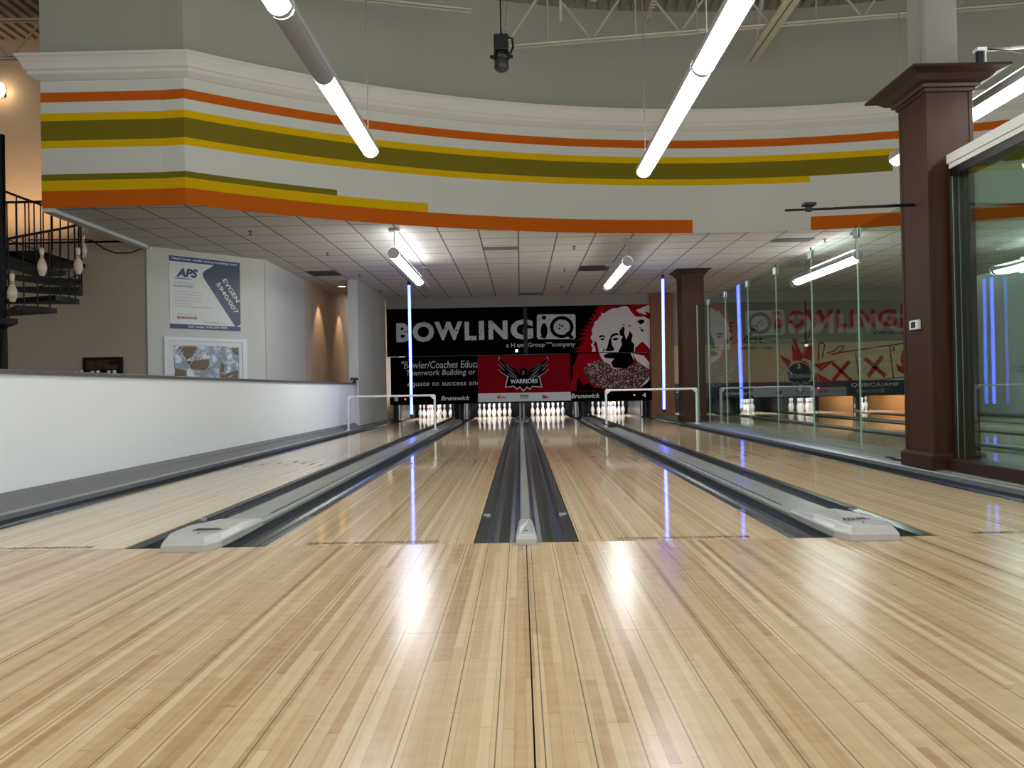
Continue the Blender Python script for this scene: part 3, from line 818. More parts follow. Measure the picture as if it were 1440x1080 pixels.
up1 = thing('mural_panel', 'black upper mural panel with big worn lettering and a white haired portrait', 'mural', (0, YM, 1.70))
b = MB(); b.box(-3.48, 3.39, YM, YM + .04, 1.70, 2.945); b.build('board', 'board', up1)
b = MB()
DX, DZ = (1, 0, 0), (0, 0, 1)
def put(mb, s, x0, y0, x1, y1, bold=0, shear=0, lift=.004, mi=0, yf=None, space=1.0, slope=True):
    """text in the pixel box (x0,y0 top left)-(x1,y1 bottom right) of the mask wall"""
    a = MX(x0, y1); c = MX(x1, y1); h = MX(x0, y0)[1] - a[1]
    text_mb(mb, s, (a[0], (YF if yf is None else yf) - lift, a[1]), (1, 0, 0), (0, 0, 1), c[0] - a[0], h, bold, shear, mi, space=space)
for ch, xa, xb, ya, yb in (('B', 557, 576, 454, 481), ('O', 580, 610.5, 452.5, 481), ('W', 611, 650.5, 452.5, 478.5), ('L', 653.5, 670, 452.5, 478.5), ('I', 673.5, 681, 451, 478), ('N', 687, 714, 451, 477.5), ('G', 718, 750, 449.5, 478)):
    put(b, ch, xa, ya, xb, yb, bold=.045 if ch != 'I' else .03)
b.build('lettering', 'letter', up1)
b = MB(); put(b, 'a H antzGroup    company', 712, 482.5, 809, 490.5, bold=.012); b.build('small_lettering', 'letter2', up1)
b = MB(); put(b, 'SM', 768, 481.5, 776, 484, bold=.01); b.build('service_mark', 'letter2', up1)
# emblem: plate with a pin and a ring
b = MB()
art(b, [Z2(*p) for p in ((195, 160), (555, 160), (572, 176), (572, 395), (555, 412), (195, 412), (180, 395), (180, 176))], .005)
b.build('emblem_plate', 'letter', up1)
b = MB()
cx, cy = 432, 290
ring_o = [(cx + 120 * math.cos(2 * PI * k / 32), cy + 112 * math.sin(2 * PI * k / 32)) for k in range(32)]
ring_i = [(cx + 84 * math.cos(2 * PI * k / 32), cy + 78 * math.sin(2 * PI * k / 32)) for k in range(32)]
for k in range(32):
    k2 = (k + 1) % 32
    art(b, [Z2(*ring_o[k]), Z2(*ring_o[k2]), Z2(*ring_i[k2]), Z2(*ring_i[k])], .008)
art(b, [Z2(*p) for p in ((470, 350), (500, 332), (555, 395), (540, 410), (515, 408))], .008)
b.build('emblem_ring', 'board', up1); b = MB()
art(b, [Z2(252 + 24 * math.cos(2 * PI * k / 14), 193 + 22 * math.sin(2 * PI * k / 14)) for k in range(14)], .008)
art(b, [Z2(*p) for p in ((236, 252), (268, 252), (286, 300), (288, 345), (272, 402), (234, 402), (218, 345), (220, 300))], .008)
b.build('emblem_pin', 'board', up1); b = MB()
for px, py, r in ((412, 268, 10), (436, 280, 11), (410, 304, 11)):
    art(b, [Z2(px + r * math.cos(2 * PI * k / 10), py + r * math.sin(2 * PI * k / 10)) for k in range(10)], .008)
b.build('emblem_ball_dots', 'board', up1)
# portrait: red burst, white hair and face, dark shade
b = MB()
burst = [(1325, 62), (1325, 545), (560, 545), (640, 500), (560, 520), (655, 455), (600, 470), (665, 420), (585, 425), (680, 370), (600, 365), (690, 330), (620, 322), (705, 300), (650, 285), (725, 262), (680, 240), (745, 225), (700, 205), (760, 190), (735, 160), (790, 150), (760, 120), (800, 118), (780, 85), (830, 75), (1000, 70)]
art(b, [Z2(*p) for p in burst], .005)
b.build('portrait_background', 'red', up1)
b = MB()
hair = [(735, 540), (745, 500), (728, 470), (748, 440), (722, 400), (742, 360), (735, 320), (752, 285), (768, 235), (800, 215), (812, 185), (832, 175), (828, 145), (862, 152), (905, 122), (950, 100), (1000, 98), (1040, 84), (1085, 78), (1112, 96), (1130, 130), (1172, 180), (1210, 190), (1262, 182), (1300, 205), (1325, 215), (1325, 520), (1285, 500), (1262, 470), (1240, 440), (1210, 470), (1175, 500), (1168, 545), (805, 545), (800, 500), (790, 455), (770, 500), (775, 540)]
art(b, [Z2(*p) for p in hair], .008)
art(b, [Z2(*p) for p in ((1180, 120), (1322, 62), (1322, 150), (1270, 130), (1290, 170), (1220, 150))], .008)
b.build('portrait_hair', 'facew', up1)
b = MB()
dk = [
 [(808, 385), (830, 372), (862, 376), (878, 400), (858, 392), (838, 390), (815, 402)],
 [(820, 412), (850, 402), (872, 412), (850, 424), (828, 422)],
 [(920, 385), (950, 358), (990, 350), (1012, 372), (985, 372), (945, 388), (935, 420)],
 [(945, 410), (985, 398), (1010, 410), (985, 425), (955, 424)],
 [(1015, 330), (1052, 285), (1070, 300), (1062, 350), (1085, 420), (1110, 360), (1118, 330), (1150, 372), (1135, 430), (1165, 470), (1160, 545), (1000, 545), (1040, 470), (1030, 420), (1050, 390), (1020, 372)],
 [(905, 440), (918, 400), (932, 410), (938, 470), (965, 512), (955, 530), (900, 536), (868, 528), (890, 505)],
 [(845, 535), (860, 500), (868, 505), (856, 540)],
 [(1040, 268), (1062, 258), (1068, 272)], [(1098, 275), (1130, 272), (1122, 290)],
 [(1190, 235), (1225, 215), (1262, 218), (1270, 240), (1230, 268)], [(1225, 310), (1270, 325), (1240, 340)], [(1215, 290), (1240, 300), (1225, 306)],
]
for p in dk: art(b, [Z2(*q) for q in p], .011)
b.build('portrait_shading', 'board', up1)
b = MB()
for p in ([(1205, 480), (1250, 440), (1300, 490), (1325, 520), (1325, 545), (1190, 545)], [(752, 470), (770, 430), (790, 455), (775, 500)]):
    art(b, [Z2(*q) for q in p], .011)
b.build('portrait_accent', 'red', up1)
b = MB(); b.box(.095, .20, YM - .03, YM - .012, 1.72, 2.95); b.build('cable_cover', 'black', up1)

YF = YM + .03
lo1 = thing('mural_panel', 'black lower mural panel with handwritten words, beside the red banner', 'mural', (0, YM + .03, .48))
b = MB(); b.box(-3.40, 3.38, YM + .03, YM + .07, .62, 1.69); b.build('board', 'board', lo1)
b = MB()
put(b, '"Bowler/Coaches Educa', 564, 508, 674, 518.5, bold=.004, shear=.12); put(b, 'Teamwork Building or', 570.5, 520.5, 669, 530.5, bold=.004, shear=.12)
put(b, 'equate to success and', 572.5, 536, 676, 545.5, bold=.004, shear=.12)
b.build('lettering', 'letter2', lo1)
b = MB(); art(b, [Z2(*p) for p in ((512, 552), (1325, 552), (1325, 940), (512, 940))], .005); b.build('portrait_background', 'red', lo1)
b = MB(); art(b, [Z2(*p) for p in ((812, 552), (1140, 552), (1165, 620), (1110, 700), (960, 720), (905, 660), (860, 640), (830, 600))], .008)
art(b, [Z2(*p) for p in ((1140, 556), (1260, 580), (1320, 650), (1318, 720), (1200, 640))], .008)
art(b, [Z2(*p) for p in ((1215, 910), (1300, 815), (1325, 800), (1300, 850))], .012); b.build('portrait_chin', 'facew', lo1)
b = MB(); art(b, [Z2(*p) for p in ((650, 720), (700, 660), (800, 620), (850, 640), (880, 660), (960, 715), (1110, 700), (1200, 650), (1320, 740), (1325, 820), (1230, 910), (1100, 935), (900, 930), (720, 850), (690, 790))], .008)
b.build('portrait_jumper', 'spk', lo1)
b = MB()
for p in ([(855, 575), (905, 555), (960, 552), (1130, 552), (1165, 640), (1090, 712), (955, 700), (930, 650), (965, 610), (900, 606), (870, 600)],
          [(512, 552), (605, 552), (570, 640), (545, 700), (548, 800), (530, 830), (515, 800)],
          [(575, 935), (600, 800), (650, 880), (700, 850), (760, 905), (900, 920), (1240, 905), (1325, 830), (1325, 940)]):
    art(b, [Z2(*q) for q in p], .011)
b.build('portrait_shading', 'board', lo1)

# team banner hung over the lower mural
YF = YM - .012
bn = thing('hanging_banner', 'red team banner with a winged bird badge and white sponsor strip', 'banner', (.09, YM, .47))
b = MB(); b.box(-1.115, 1.30, YM - .012, YM - .006, .475, 1.675); b.build('cloth', 'bred', bn)
b = MB(); b.box(-1.115, 1.30, YM - .016, YM - .0125, .475, .70); b.build('sponsor_strip', 'paper', bn)
def Z5(x, y): return (480 + x / 3, 330 + y / 3)
b = MB(); gr = MB(); wt = MB()
Lw = [(668, 518), (700, 548), (738, 568), (752, 590), (765, 600), (765, 622), (740, 622), (712, 620), (708, 600), (682, 585), (662, 568), (690, 575), (664, 548), (690, 560), (666, 530)]
for sgn in (1, -1):
    o = lambda p, k=0: Z5(768 + sgn * (p[0] - 768) * (1 + k), p[1])
    art(wt, [Z5(768 + sgn * (p[0] - 768) * 1.03, 575 + (p[1] - 575) * 1.07) for p in Lw], .0035, th=.001)
    art(b, [o(p) for p in Lw], .0055, th=.001)
art(wt, [Z5(*p) for p in ((700, 598), (768, 606), (838, 598), (848, 646), (808, 642), (795, 656), (784, 646), (768, 664), (754, 646), (742, 656), (728, 642), (690, 646))], .0036, th=.001)
art(b, [Z5(*p) for p in ((704, 602), (768, 610), (834, 602), (843, 642), (806, 638), (795, 650), (784, 640), (768, 656), (754, 640), (742, 650), (730, 638), (695, 642))], .0058, th=.001)
art(b, [Z5(*p) for p in ((752, 570), (768, 562), (784, 570), (780, 604), (768, 612), (756, 604))], .0058, th=.001)
art(gr, [Z5(*p) for p in ((762, 576), (768, 572), (774, 576), (772, 590), (768, 594), (764, 590))], .0075, th=.001)
for sgn in (1, -1):
    for q in ([(690, 560), (722, 580), (744, 604), (718, 588)], [(682, 540), (712, 562), (740, 582), (706, 566)], [(700, 584), (730, 598), (748, 612), (716, 602)]):
        art(gr, [Z5(768 + sgn * (p[0] - 768), p[1]) for p in q], .0075, th=.001)
bd = wt.build('badge_outline', 'letter2', bn); b.build('badge_bird', 'board', bn); gr.build('badge_feathers', mat('feather_grey', W_(86, 88, 92), .6), bn)
b = MB()
put(b, 'WARRIORS', 480 + 713 / 3, 330 + 610 / 3, 480 + 828 / 3, 330 + 629 / 3, bold=.03, lift=.009); b.build('badge_lettering', 'paper', bn)
b = MB()
put(b, 'Turbo', 480 + 662 / 3, 330 + 680 / 3, 480 + 697 / 3, 330 + 692 / 3, bold=.03, shear=.3, lift=.006)
art(b, [Z5(*p) for p in ((656, 684), (666, 679), (676, 680), (664, 686), (668, 694), (660, 692))], .0062, th=.001)
art(b, [Z5(*p) for p in ((846, 680), (856, 676), (864, 682), (880, 686), (862, 692), (850, 692))], .0062, th=.001)
b.build('sponsor_mark', 'txtr', bn)
b = MB(); put(b, 'NCWA', 480 + 752 / 3, 330 + 676 / 3, 480 + 790 / 3, 330 + 687 / 3, bold=.04, shear=.3, lift=.006)
art(b, [Z5(*p) for p in ((756, 690), (786, 690), (786, 692), (756, 692))], .0062, th=.001); b.build('sponsor_lettering', 'black', bn)

# mask lips with lane numbers
YF = YM - .05
mk = thing('mask_lip', 'black mask lip with lane numbers under the left murals', 'mask panel', (0, YM, .42))
b = MB(); b.box(-3.42, 3.42, YM - .03, YM + .02, .44, .472); b.box(-3.42, -1.14, YM - .05, YM + .02, .472, .64); b.box(1.32, 3.40, YM - .05, YM + .02, .472, .64); b.build('panel', 'board', mk)
b = MB()
put(b, 'Brunswick', 620.5, 557, 661, 563.2, bold=.02, shear=.22); put(b, 'Brunswick', 803, 554, 843.5, 560.5, bold=.02, shear=.22)
put(b, '1', 555, 558.5, 560, 564, bold=.03); put(b, '4', 902.5, 553, 908, 559, bold=.03)
b.build('lettering', 'paper', mk)
for px, py, n_ in ((570, 561.3, 1), (891.5, 556, 4)):
    x, z = MX(px, py); b = MB(); b.lathe([(0, 0), (.022, 0), (.018, .012), (0, .016)], (0, 0, 0), 12)
    b.v = [(x + p[0], YM - .051 - p[2], z + p[1]) for p in b.v]; b.build('indicator_lamp', 'redled', mk)
b = MB(); x, z = MX(726.5, 493.5); b.box(x - .03, x + .03, YM - .05, YM + .001, z - .03, z + .03); tag(b.build('indicator_lamp', 'whiteled'), 'tiny white square light in the middle of the mural wall', 'light')

# brown post at the end of the left murals
b = MB(); b.box(3.395, 3.98, YM - .10, YM + .06, -.05, 3.2); tag(b.build('wall_pilaster', 'brown'), 'brown panelled pilaster between the two mural walls', 'pilaster', kind='structure')

# right hand murals, seen through the glass
YF = YM
up2 = thing('mural_panel', 'grey upper mural with worn red lettering, behind the glass partition', 'mural', (7.5, YM, 1.86))
b = MB(); b.box(4.0, 11.1, YM, YM + .04, 1.865, 2.97); b.build('board', 'muralgrey', up2)
b = MB()
w_ = [('B', 1085, 1101), ('O', 1107, 1131), ('W', 1132, 1171), ('L', 1175, 1189), ('I', 1194, 1199.5), ('N', 1206, 1229), ('G', 1233, 1259)]
for ch, xa, xb in w_: put(b, ch, xa, 438 - (xa - 1085) * .012, xb, 463 - (xa - 1085) * .012, bold=.045 if ch != 'I' else .03)
b.build('lettering', 'wred', up2)
b = MB(); art(b, [(1264, 430), (1330, 428), (1330, 462), (1264, 464)], .004); b.build('emblem_plate', 'wred', up2)
b = MB(); put(b, 'a HantzGroup company', 1227, 466, 1300, 473, bold=.012)
b.build('small_lettering', 'board', up2); b = MB()
put(b, 'E v    as', 1024, 454, 1066, 467, bold=.0, shear=.2); put(b, 'V - first', 1020, 474, 1072, 484, shear=.2)
b.build('handwriting', 'board', up2)
b = MB(); art(b, [(1130.5, 424), (1132.5, 424), (1132.5, 484), (1130.5, 484)], .004); b.build('panel_joint', 'black', up2)
lo2 = thing('mural_panel', 'cream lower mural with a red crown and score frames, behind the glass partition', 'mural', (7.5, YM, .86))
b = MB(); b.box(4.0, 11.1, YM, YM + .04, .86, 1.86); b.build('board', 'cream', lo2)
def Z6(x, y): return (980 + x / 4.8, 400 + y / 4.8)
b = MB()
b_in = MB()
for pts in ([(550, 480), (632, 520), (610, 570)], [(636, 400), (700, 520), (640, 520)], [(640, 380), (655, 365), (712, 500), (690, 520)], [(740, 410), (775, 420), (770, 520), (710, 500)], [(780, 545), (930, 515), (830, 590)], [(800, 600), (905, 660), (780, 660)], [(690, 520), (730, 525), (760, 560), (720, 540)]):
    art(b, [Z6(*p) for p in pts], .004)
b.build('crown', 'wred', lo2)
ln = MB()
def stroke(mb, pts, w, lift=.006):
    for p, q in zip(pts[:-1], pts[1:]):
        d = Vector((q[0] - p[0], q[1] - p[1])); d.normalize(); nx, ny = -d.y * w / 2, d.x * w / 2
        art(mb, [Z6(p[0] + nx, p[1] + ny), Z6(q[0] + nx, q[1] + ny), Z6(q[0] - nx, q[1] - ny), Z6(p[0] - nx, p[1] - ny)], lift)
stroke(ln, [(815, 520), (815, 410), (840, 395), (855, 415), (840, 500)], 8); stroke(ln, [(700, 500), (735, 400), (752, 345), (775, 330), (785, 350), (760, 390), (700, 405)], 8)
stroke(ln, [(870, 470), (920, 455), (950, 425), (980, 420), (980, 440), (940, 470), (900, 480), (940, 468), (1420, 400)], 8)
stroke(ln, [(1062, 470), (1090, 645)], 8); stroke(ln, [(1290, 420), (1315, 640)], 8); stroke(ln, [(1200, 655), (1420, 625)], 5)
stroke(ln, [(660, 400), (640, 380), (640, 370), (665, 372)], 7)
ln.build('frame_lines', 'line', lo2)
b = MB()
stroke(b, [(910, 655), (1020, 525)], 26); stroke(b, [(905, 535), (1035, 655)], 22); stroke(b, [(1125, 505), (1262, 625)], 26); stroke(b, [(1145, 630), (1242, 490)], 28)
art(b, [Z6(*p) for p in ((1330, 540), (1370, 560), (1360, 500), (1385, 440), (1440, 400), (1440, 600), (1390, 615), (1345, 590))], .005)
b.build('score_crosses', 'wred', lo2)
b = MB()
for s_, xa, xb, ya, yb in (('2', 1080, 1105, 475, 495), ('3', 1302, 1325, 428, 458)):
    p, q = Z6(xa, ya), Z6(xb, yb); put(b, s_, p[0], p[1], q[0], q[1], lift=.006)
p, q = Z6(290, 425), Z6(500, 445); put(b, 'MOV - ou', p[0], p[1], q[0], q[1], bold=.01, shear=.2, lift=.006)
b.build('lettering', 'black', lo2)
b = MB(); art(b, [Z6(685 + 86 * math.cos(2 * PI * k / 28), 610 + 84 * math.sin(2 * PI * k / 28)) for k in range(28)], .007); b.build('ball_sign_rim', 'cream', lo2)
b = MB(); art(b, [Z6(685 + 80 * math.cos(2 * PI * k / 28), 610 + 78 * math.sin(2 * PI * k / 28)) for k in range(28)], .010); b.build('ball_sign', mat('ball_green_black', W_(24, 34, 32), .4), lo2)
b = MB(); p, q = Z6(668, 540), Z6(692, 574); put(b, '3', p[0], p[1], q[0], q[1], bold=.03, lift=.014)
for px, py in ((615, 592), (630, 605)): art(b, [Z6(px + 9 * math.cos(2 * PI * k / 8), py + 9 * math.sin(2 * PI * k / 8)) for k in range(8)], .012)
b.build('ball_sign_lettering', 'letter2', lo2)
YF = YM - .05
mk2 = thing('mask_lip', 'blue grey mask lip with lane numbers, behind the glass partition', 'mask panel', (7.5, YM, .44))
b = MB(); b.box(4.0, 11.1, YM - .05, YM + .02, .46, .855); b.build('panel', 'bluegrey', mk2)
b = MB(); b.box(4.0, 11.1, YM + .02, 16.6, .62, .66); b.build('support_shelf', 'black', mk2)
b = MB()
put(b, '5', 949.5, 546.5, 955.5, 553, bold=.03); put(b, '6', 1120, 545, 1126, 551.5, bold=.03); put(b, '7', 1136.5, 544.5, 1142.5, 551, bold=.03)
put(b, 'QUBICA/AMF', 1194, 540, 1260, 546, bold=.0); b.build('lettering', 'paper', mk2)
x, z = MX(1148.5, 546.5); b = MB(); b.lathe([(0, 0), (.025, 0), (.02, .012), (0, .016)], (0, 0, 0), 12)
b.v = [(x + p[0], YM - .051 - p[2], z + p[1]) for p in b.v]; b.build('indicator_lamp', 'redled', mk2)

# ------------------------------------------------------------------ pipe gates across the outer lanes
def gate(label, x0, x1, y, ztop, zl, zr, gap=None):
    t = thing('pipe_gate', label, 'pipe frame', ((x0 + x1) / 2, y, zl), 'white pipe frames across the outer lanes')
    b = MB(); b.tube([(x0, y, zl), (x0, y, ztop)], .022, 8); b.build('post', 'paper', t)
    b = MB(); b.tube([(x1, y, zr), (x1, y, ztop)], .022, 8); b.build('post', 'paper', t)
    b = MB(); b.tube([(x0, y, ztop), (x1, y, ztop)], .02, 8); b.build('crossbar', 'paper', t)
    for x in (x0, x1):
        b = MB(); b.prism([(0, 0), (.10 * (1 if x == x0 else -1), 0), (0, -.10)], (x, y - .012, ztop), (1, 0, 0), (0, 0, 1), .024); b.build('corner_brace', 'paper', t)
    for x, z in ((x0, zl), (x1, zr)):
        b = MB(); b.box(x - .05, x + .05, y - .05, y + .05, z, z + .012); b.build('foot_plate', 'paper', t)
gate('white pipe frame over the leftmost lane, in front of its pins', -3.405, -1.70, 11.0, .70, .037, .0305)
gate('white pipe frame over the lane beside the glass partition', 1.66, 3.43, 11.0, .735, .0305, .05)
t = thing('webcam', 'small black camera on the end of the low white wall', 'camera', (-3.56, 12.3, .987))
b = MB(); b.lathe([(0, 0), (.05, 0), (.05, .015), (.02, .025), (.02, .06), (0, .06)], (-3.56, 12.3, .987), 12); b.build('stand', 'blackg', t)
b = MB(); b.box(-3.64, -3.48, 12.25, 12.33, 1.045, 1.10); b.build('body', 'blackg', t, bevel=.01)
b = MB(); b.tube([(-3.51, 12.26, .98), (-3.50, 12.2, .9), (-3.46, 12.0, .76), (-3.40, 11.6, .71), (-3.36, 11.1, .70)], .006, 6); b.build('cable', 'iron', t)
t = thing('ball_sensor', 'small dark sensor clipped on the capping right of the third rack', 'sensor', (1.70, 10.6, .0315))
b = MB(); b.box(1.64, 1.78, 10.5, 10.62, .0315, .09); b.build('body', 'blackg', t, bevel=.01)
b = MB(); b.tube([(1.65, 10.5, .06), (1.58, 10.9, .10)], .012, 6); b.build('arm', 'blackg', t)

# ------------------------------------------------------------------ right ledge, columns, glass
xr = LC[3] + LW / 2 + GW
b = MB(); b.sweep_y([(xr + .001, -.085), (xr + .001, .030), (xr + .012, .042), (xr + .05, .042), (xr + .058, .05), (xr + .058, -.085)], -.0, 15.8)
tag(b.build('edge_rail', 'alum'), 'aluminium rail between the right gutter and the glass partition', 'rail')
b = MB(); b.box(xr + .06, LC[4] - LW / 2 - GW - .002, .0, 15.8, -.085, .048)
struct('floor_ledge_right', b, mat('ledge_grey_stone', W_(128, 130, 124), .35, var=.3, scale=5, stretch=(5, .8, 1)))
xo = LC[7] + LW / 2 + GW
b = MB(); b.box(xo + .001, 11.2, .0, 15.8, -.085, .04); struct('floor_ledge_far', b, 'cap')
t = thing('floor_cable', 'black tangled cable end on the ledge beside the near column', 'cable', (3.56, 3.2, .048))
b = MB(); b.tube([(3.50, 3.05, .054), (3.55, 3.2, .054), (3.49, 3.35, .056), (3.57, 3.45, .054), (3.55, 3.6, .054)], .007, 6); b.build('cable', 'iron', t)
# closing strip for the left side of the pin area
b = MB(); b.box(-3.745, xg - .252, 0, 15.8, -.085, .0); struct('floor_edge_left', b, 'sub')

def column(label, x0, x1, y0, y1, z0, z1, capo=.22, base=.14):
    t = thing('wooden_column', label, 'column', ((x0 + x1) / 2, (y0 + y1) / 2, z0), 'dark panelled columns on the ledge')
    b = MB(); b.box(x0, x1, y0, y1, z0, z1 - .02); b.build('shaft', 'wood', t, bevel=.008)
    b = MB()
    for (xa, ya) in ((x0, y0), (x1, y0), (x0, y1), (x1, y1)):
        b.box(xa - .006 if xa == x0 else xa - .03, xa + .03 if xa == x0 else xa + .006, ya - .006 if ya == y0 else ya - .03, ya + .03 if ya == y0 else ya + .006, z0 + base, z1 - .12)
    b.build('corner_bead', 'wood', t, bevel=.004)
    b = MB(); lv = [(.035, z0), (.035, z0 + base * .8), (.02, z0 + base * .92), (.008, z0 + base)]
    vs = []
    for d, z in lv: vs += [(x0 - d, y0 - d, z), (x1 + d, y0 - d, z), (x1 + d, y1 + d, z), (x0 - d, y1 + d, z)]
    b.add(vs, [(j * 4 + k, j * 4 + (k + 1) % 4, (j + 1) * 4 + (k + 1) % 4, (j + 1) * 4 + k) for j in range(len(lv) - 1) for k in range(4)] + [(0, 3, 2, 1), tuple(len(lv) * 4 - 4 + k for k in range(4))])
    b.build('base_moulding', 'wood', t)
    s = capo / .22
    lv = [(.006, z1 - .16 * 1), (.02, z1 - .155), (.022, z1 - .13), (.045 * s, z1 - .125), (.05 * s, z1 - .10), (.09 * s, z1 - .085), (.13 * s, z1 - .045), (.17 * s, z1 - .03), (.20 * s, z1 - .022), (.21 * s, z1 - .018), (.21 * s, z1)]
    b = MB(); vs = []
    for d, z in lv: vs += [(x0 - d, y0 - d, z), (x1 + d, y0 - d, z), (x1 + d, y1 + d, z), (x0 - d, y1 + d, z)]
    b.add(vs, [(j * 4 + k, j * 4 + (k + 1) % 4, (j + 1) * 4 + (k + 1) % 4, (j + 1) * 4 + k) for j in range(len(lv) - 1) for k in range(4)] + [(0, 3, 2, 1), tuple(len(lv) * 4 - 4 + k for k in range(4))])
    b.build('capital', 'woodd', t)
    return t
column('tall dark cherry wood column with thermostat, nearest the viewer', 3.425, 3.805, 2.50, 2.95, .048, 3.36)
column('dark wood column reaching the tiled ceiling, beside the brown pilaster', 3.385, 3.83, 11.9, 12.4, .048, ZC - .005, .14)
t = thing('roof_post', 'square grey steel post rising from the near wooden column', 'post', (3.62, 2.72, 3.36))
b = MB(); b.box(3.47, 3.77, 2.62, 2.87, 3.36, 6.75); b.build('shaft', mat('post_grey_paint', W_(138, 134, 128), .5), t, bevel=.012)
b = MB(); b.tube([(3.455, 2.60, 3.36), (3.46, 2.60, 5.0), (3.45, 2.60, 6.75)], .018, 8); b.build('conduit', 'cable', t)
t = thing('thermostat', 'white square thermostat on the near wooden column', 'thermostat', (3.42, 2.72, 1.28))
b = MB(); b.box(3.395, 3.4245, 2.66, 2.80, 1.235, 1.315); b.build('case', 'paper', t, bevel=.004)
b = MB(); b.box(3.392, 3.396, 2.695, 2.765, 1.25, 1.30); b.build('screen', 'black', t)
# camera on the column and its pole
t = thing('webcam', 'black camera on a pale bracket on top of the near column', 'camera', (3.86, 2.47, 3.36))
b = MB(); b.box(3.80, 3.92, 2.42, 2.52, 3.36, 3.40); b.build('foot', 'black', t, bevel=.008)
b = MB(); b.box(3.835, 3.885, 2.45, 2.49, 3.40, 3.55); b.build('body', 'black', t, bevel=.008)
b = MB(); b.box(3.82, 3.90, 2.43, 2.50, 3.52, 3.545); b.box(3.888, 3.90, 2.44, 2.48, 3.40, 3.55); b.build('bracket', 'paper', t)
t = thing('camera_pole', 'grey horizontal pole at top right, beside the camera on the column', 'pole', (4.3, 2.47, 3.53))
b = MB(); b.tube([(3.905, 2.46, 3.53), (6.2, 2.2, 3.56)], .016, 8); b.build('pole', 'cable', t)
b = MB(); b.tube([(3.91, 2.44, 3.53), (4.1, 2.42, 3.50), (4.3, 2.40, 3.44), (4.6, 2.4, 3.42), (5.0, 2.38, 3.5)], .006, 6); b.build('cable', 'iron', t)
t = thing('boom_camera', 'thin dark arm with a small camera reaching left from the near column', 'camera', (3.42, 2.72, 2.30))
b = MB(); b.tube([(3.424, 2.72, 2.31), (2.30, 2.70, 2.285)], .010, 8); b.build('arm', 'iron', t)
b = MB(); b.tube([(3.424, 2.735, 2.325), (2.72, 2.71, 2.30)], .007, 8); b.build('cable', 'iron', t)
b = MB(); b.box(2.455, 2.56, 2.66, 2.74, 2.318, 2.345); b.box(2.48, 2.53, 2.68, 2.72, 2.27, 2.318); b.build('camera_head', 'black', t, bevel=.006)

# glass partition
GX = 3.67
ye = [2.99, 4.40, 5.70, 7.02, 8.36, 9.70, 10.95, 11.86]
gnm = ['nearest pane, beside the near wooden column', 'second pane from the near wooden column', 'third pane from the near wooden column', 'fourth pane from the near wooden column',
       'fifth pane from the near wooden column', 'sixth pane from the near wooden column', 'last pane, beside the far wooden column']
for j in range(7):
    t = thing('glass_panel', 'clear frameless glass partition, ' + gnm[j], 'glass panel', (GX, (ye[j] + ye[j + 1]) / 2, .048), 'frameless glass partition panes')
    b = MB(); b.box(GX - .006, GX + .006, ye[j] + .006, ye[j + 1] - .006, .055, 2.465); b.build('pane', 'glass', t)
    b = MB()
    b.box(GX - .007, GX + .007, ye[j + 1] - .008, ye[j + 1] - .003, .06, 2.46); b.build('pane_edge', 'gedge', t)
    if j < 6:
        y = ye[j + 1]
        b = MB(); b.box(GX - .022, GX - .008, y - .055, y + .055, 2.36, 2.46); b.box(GX + .008, GX + .022, y - .055, y + .055, 2.36, 2.46); b.build('clamp', 'alum', t, bevel=.004)
        b = MB(); b.tube([(GX, y, 2.46), (GX, y, 2.50)], .01, 6); b.build('clamp_bolt', 'black', t)
    b = MB(); b.box(GX - .014, GX + .014, ye[j] + .006, ye[j + 1] - .006, .0485, .062); b.build('bottom_channel', 'alum', t)

# sliding glass by the viewer
t = thing('sliding_glass_wall', 'stacked sliding glass panels with a white header and dark sill, right edge', 'glass wall', (3.6, 0, .05))
b = MB(); b.box(3.56, 3.76, -4.5, 2.46, 2.585, 2.66); b.build('header', 'mould', t)
b = MB(); b.box(3.575, 3.74, -4.5, 2.455, 2.545, 2.584); b.build('header_lip', 'mould', t)
b = MB(); b.box(3.585, 3.73, -4.5, 2.45, 2.48, 2.544); b.build('track', 'blackg', t)
b = MB(); b.box(3.50, 4.05, -.0, 2.44, .0485, .146); b.build('sill', 'woodd', t, bevel=.006)
for j, (x, yb) in enumerate(((3.50 + .095, 2.44), (3.635, 2.42), (3.67, 2.40), (3.705, 2.38))):
    b = MB(); ya = (-4.5 if j in (0, 3) else .6); sl = (.012, .02, -.006, -.02)[j]
    b.prism([(x - .005 + sl, ya), (x + .005 + sl, ya), (x + .005, yb), (x - .005, yb)], (0, 0, .148), (1, 0, 0), (0, 1, 0), 2.33); p = b.build('pane', 'glasst', t)
    b = MB(); b.box(x - .0025, x + .0025, yb, yb + .004, .148, 2.478); b.build('pane_edge', 'gedge', p)
b = MB(); b.box(3.575, 3.73, 2.445, 2.485, .05, 2.48); b.build('jamb', 'woodd', t)

